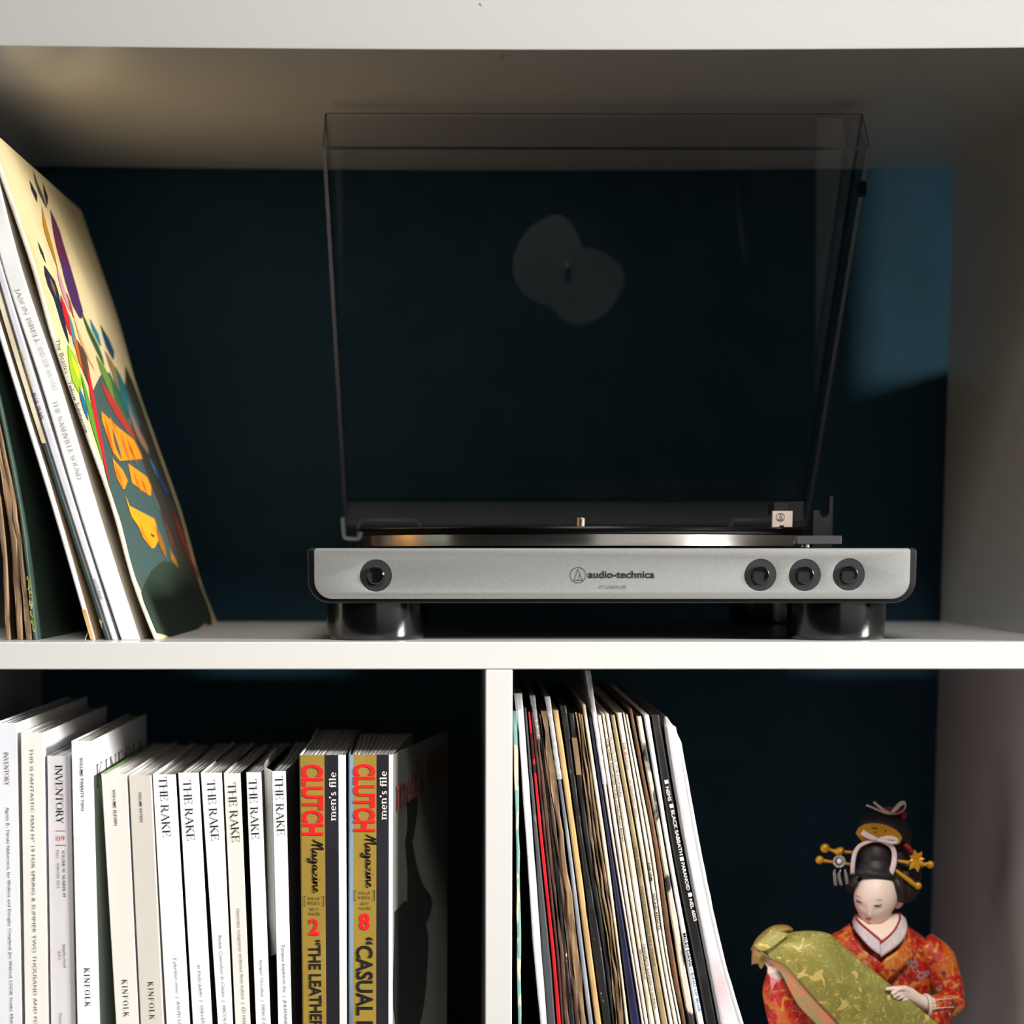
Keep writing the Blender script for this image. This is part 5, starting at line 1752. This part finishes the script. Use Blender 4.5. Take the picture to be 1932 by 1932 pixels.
tag(bm_obj('woven_flower', b, K['flower'], kim), kind='stuff')

# right-hand sleeve (to the viewer's right), cuff, forearm and hand
sl = tube('sleeve', [dp(1738, 1782, -.002), dp(1766, 1812, -.004), dp(1783, 1846, -.008), dp(1796, 1876, -.012), dp(1806, 1892, -.016)], [(.010, .013), (.0125, .014), (.0105, .0125), (.0085, .011), (.0055, .008)], K['kimono'], doll, n=24, smooth_pts=24)
tube('sleeve', [dp(1812, 1891, -.015), dp(1798, 1893, -.018), dp(1775, 1897, -.023), dp(1756, 1900, -.027)], [(.0030, .006), (.0078, .0085), (.0078, .0085), (.0074, .008)], K['kimono'], doll, n=24, smooth_pts=18)
sheet('sleeve_drape', [[dp(1754, 1912, -.034), dp(1775, 1908, -.033), dp(1800, 1903, -.027), dp(1815, 1896, -.02)],
                       [dp(1756, 1926, -.034), dp(1774, 1924, -.033), dp(1794, 1920, -.028), dp(1806, 1908, -.021)],
                       [dp(1752, 1950, -.030), dp(1766, 1950, -.031), dp(1780, 1946, -.028), dp(1790, 1932, -.022)],
                       [dp(1745, 1985, -.022), dp(1758, 1985, -.024), dp(1770, 1980, -.024), dp(1778, 1972, -.020)]], K['kimono'], doll, 16, 14, 0.0012)
for v0, v1 in ((1888, 1886), (1904, 1902)):
    strip('woven_band', [(1757, v0), (1775, v0 - 2.5), (1800, v1 - 2)], 1.0, K['collar'], sl, [-.0356, -.0325, -.0268] if v0 < 1900 else [-.0366, -.0350, -.0290], th=.0002, n=12)
cuff_c = [dp(1741, 1876, -.028), dp(1749, 1880, -.0335), dp(1753, 1892, -.0365), dp(1753, 1908, -.0365), dp(1750, 1919, -.034)]
sheet('cuff', [cuff_c, [q + Vector((.0020, .0008, .0002)) for q in cuff_c], [q + Vector((.0022, .005, -.0006)) for q in cuff_c]], K['cuff'], doll, 18, 6, 0.0008)
b = bmesh.new()
H = lambda u, v, d: dp(u, v, d)
bm_tube([H(1770, 1897, -.025), H(1745, 1893, -.030), H(1730, 1885, -.0335), H(1716, 1876, -.0365), H(1704, 1870.5, -.039), H(1694, 1868.5, -.040)], [(.0050, .0048), (.0047, .0045), (.0041, .0038), (.0044, .0034), (.0042, .0029), (.0030, .0022)], 18, bm=b)
bm_tube([H(1702, 1865, -.0395), H(1690, 1864.5, -.0415), H(1680, 1865.2, -.0425), H(1671, 1866, -.0430)], [.00165, .00150, .00130, .00085], 12, bm=b)      # index, pointing
bm_tube([H(1701, 1869, -.040), H(1690, 1870.5, -.0428), H(1684, 1873.5, -.0425), H(1686, 1877, -.0405)], [.00165, .00150, .00130, .0010], 12, bm=b)
bm_tube([H(1704, 1873, -.0395), H(1694, 1876, -.0425), H(1687.5, 1879.5, -.0415), H(1690, 1882, -.0395)], [.0016, .00145, .00125, .0010], 12, bm=b)
bm_tube([H(1709, 1877, -.0385), H(1700, 1881, -.0415), H(1694, 1884, -.0405), H(1697, 1885.5, -.039)], [.0015, .0013, .0011, .0009], 12, bm=b)
bm_tube([H(1716, 1880, -.037), H(1708, 1885.5, -.0395), H(1701.5, 1887.5, -.039), H(1703, 1888, -.0375)], [.0015, .0012, .0011, .0009], 12, bm=b)       # little finger
bm_tube([H(1718, 1872, -.038), H(1708, 1866, -.0405), H(1699, 1865.5, -.0425), H(1692, 1868, -.0440)], [.0018, .0017, .0014, .0010], 12, bm=b)       # thumb over the side
hand = bm_obj('hand', b, K['skin'], doll, smooth=True)
fuse(hand, 0.00038, 2)
# the other sleeve, reaching out under the cloth
tube('sleeve', [dp(1596, 1782, -.002), dp(1560, 1806, -.008), dp(1515, 1836, -.016), dp(1478, 1850, -.022), dp(1462, 1852, -.024)], [(.010, .012), (.0125, .0125), (.012, .0110), (.0105, .0100), (.0080, .008)], K['kimono'], doll, n=24, smooth_pts=24)
sheet('sleeve_drape', [[dp(1451, 1828, -.022), dp(1470, 1836, -.030), dp(1500, 1850, -.030), dp(1545, 1880, -.026)],
                       [dp(1440, 1866, -.022), dp(1464, 1872, -.028), dp(1500, 1886, -.028), dp(1560, 1910, -.024)],
                       [dp(1445, 1904, -.020), dp(1470, 1912, -.026), dp(1510, 1922, -.026), dp(1570, 1940, -.022)],
                       [dp(1456, 1950, -.018), dp(1482, 1960, -.022), dp(1520, 1965, -.022), dp(1580, 1975, -.018)]], K['kimono'], doll, 24, 20, 0.0012)
sheet('sleeve_lining', [[dp(1456, 1826, -.0318), dp(1466, 1846, -.0318), dp(1468, 1848, -.0318)], [dp(1453, 1846, -.0318), dp(1459, 1856, -.0318), dp(1463, 1856, -.0318)], [dp(1455, 1868, -.0300), dp(1457, 1869, -.0300), dp(1459, 1866, -.0300)]], K['pink'], doll, 8, 8, 0.0004)
b = bmesh.new()
bm_tube([dp(1480, 1850, -.024), dp(1466, 1842, -.029), dp(1458, 1830, -.032), dp(1456, 1820, -.0325)], [(.0044, .004), (.0040, .0034), (.0040, .0028), (.0026, .0020)], 14, bm=b)
for i, (u0, v0, u1, v1) in enumerate(((1452, 1824, 1444, 1806), (1455, 1820, 1450, 1802), (1459, 1818, 1456, 1800), (1462, 1819, 1462, 1803))):
    bm_tube([dp(u0, v0, -.032), dp((u0 + u1) / 2 - 2, (v0 + v1) / 2, -.0315), dp(u1, v1, -.0285)], [.0015, .0013, .0010], 10, bm=b)
bm_tube([dp(1464, 1830, -.033), dp(1470, 1818, -.0345), dp(1468, 1808, -.0345)], [.0017, .0015, .0011], 10, bm=b)
hand2 = bm_obj('hand', b, K['skin'], doll, smooth=True)
fuse(hand2, 0.0004, 2)

# ------------------------------------------------------------------ the cloth she unrolls
cloth = thing('brocade_cloth', 'olive and gold brocade cloth unrolled across the front of the kimono doll', 'cloth', dp(1580, 1850, -.04))
top = [(1478, 1762, -.030), (1502, 1758, -.034), (1530, 1756.5, -.036), (1556, 1759.5, -.036), (1573, 1768, -.036), (1600, 1792, -.036), (1640, 1826, -.037), (1690, 1866, -.0385), (1740, 1907, -.0390), (1800, 1958, -.038), (1845, 2000, -.036)]
low = [(1438, 1794, -.037), (1454, 1809, -.040), (1476, 1819, -.042), (1492, 1832, -.043), (1510, 1853, -.043), (1535, 1881, -.043), (1570, 1918, -.043), (1615, 1966, -.042), (1655, 2008, -.041), (1690, 2045, -.039), (1720, 2075, -.036)]
mid = [((a[0] + b_[0]) / 2, (a[1] + b_[1]) / 2, min(a[2], b_[2]) - .0015) for a, b_ in zip(top, low)]
sheet('cloth_panel', [[dp(*q) for q in r] for r in (top, mid, low)], K['brocade'], cloth, 60, 18, 0.0007)
und = [(1440, 1797, -.035), (1452, 1813, -.036), (1464, 1826, -.037), (1476, 1840, -.037), (1490, 1868, -.037), (1509, 1900, -.037), (1540, 1932, -.037), (1590, 1985, -.036)]
lo2 = [(q[0], q[1], q[2] + .0012) for q in low[:8]]
sheet('cloth_fold', [[dp(*q) for q in lo2], [dp((a[0] + b_[0]) / 2, (a[1] + b_[1]) / 2, -.0385) for a, b_ in zip(lo2, und)], [dp(*q) for q in und]], K['under'], cloth, 40, 8, 0.0005)
tube('cloth_roll', [dp(1424, 1798, -.034), dp(1440, 1778, -.034), dp(1460, 1759, -.033), dp(1480, 1752, -.031), dp(1494, 1754, -.030)], [(.0035, .004), (.0050, .005), (.0042, .005), (.0026, .004), (.0012, .002)], K['brown_gold'], cloth, n=18, smooth_pts=24)
sheet('cloth_end', [[dp(1421, 1784, -.038), dp(1432, 1792, -.0405), dp(1446, 1802, -.0405), dp(1452, 1806, -.039)],
                    [dp(1419, 1802, -.037), dp(1431, 1808, -.0415), dp(1437, 1812, -.037), dp(1447, 1812, -.039)],
                    [dp(1419, 1820, -.036), dp(1430, 1818, -.0415), dp(1436, 1828, -.037), dp(1444, 1816, -.038)]], K['brown_gold'], cloth, 16, 12, 0.0008)
sheet('cloth_end', [[dp(1422, 1784, -.0395), dp(1440, 1768, -.0395), dp(1459, 1748, -.0375)], [dp(1430, 1792, -.042), dp(1448, 1778, -.042), dp(1470, 1756, -.040)],
                    [dp(1440, 1795, -.0425), dp(1460, 1786, -.0435), dp(1490, 1762, -.041)]], K['brocade'], cloth, 14, 10, 0.0006)
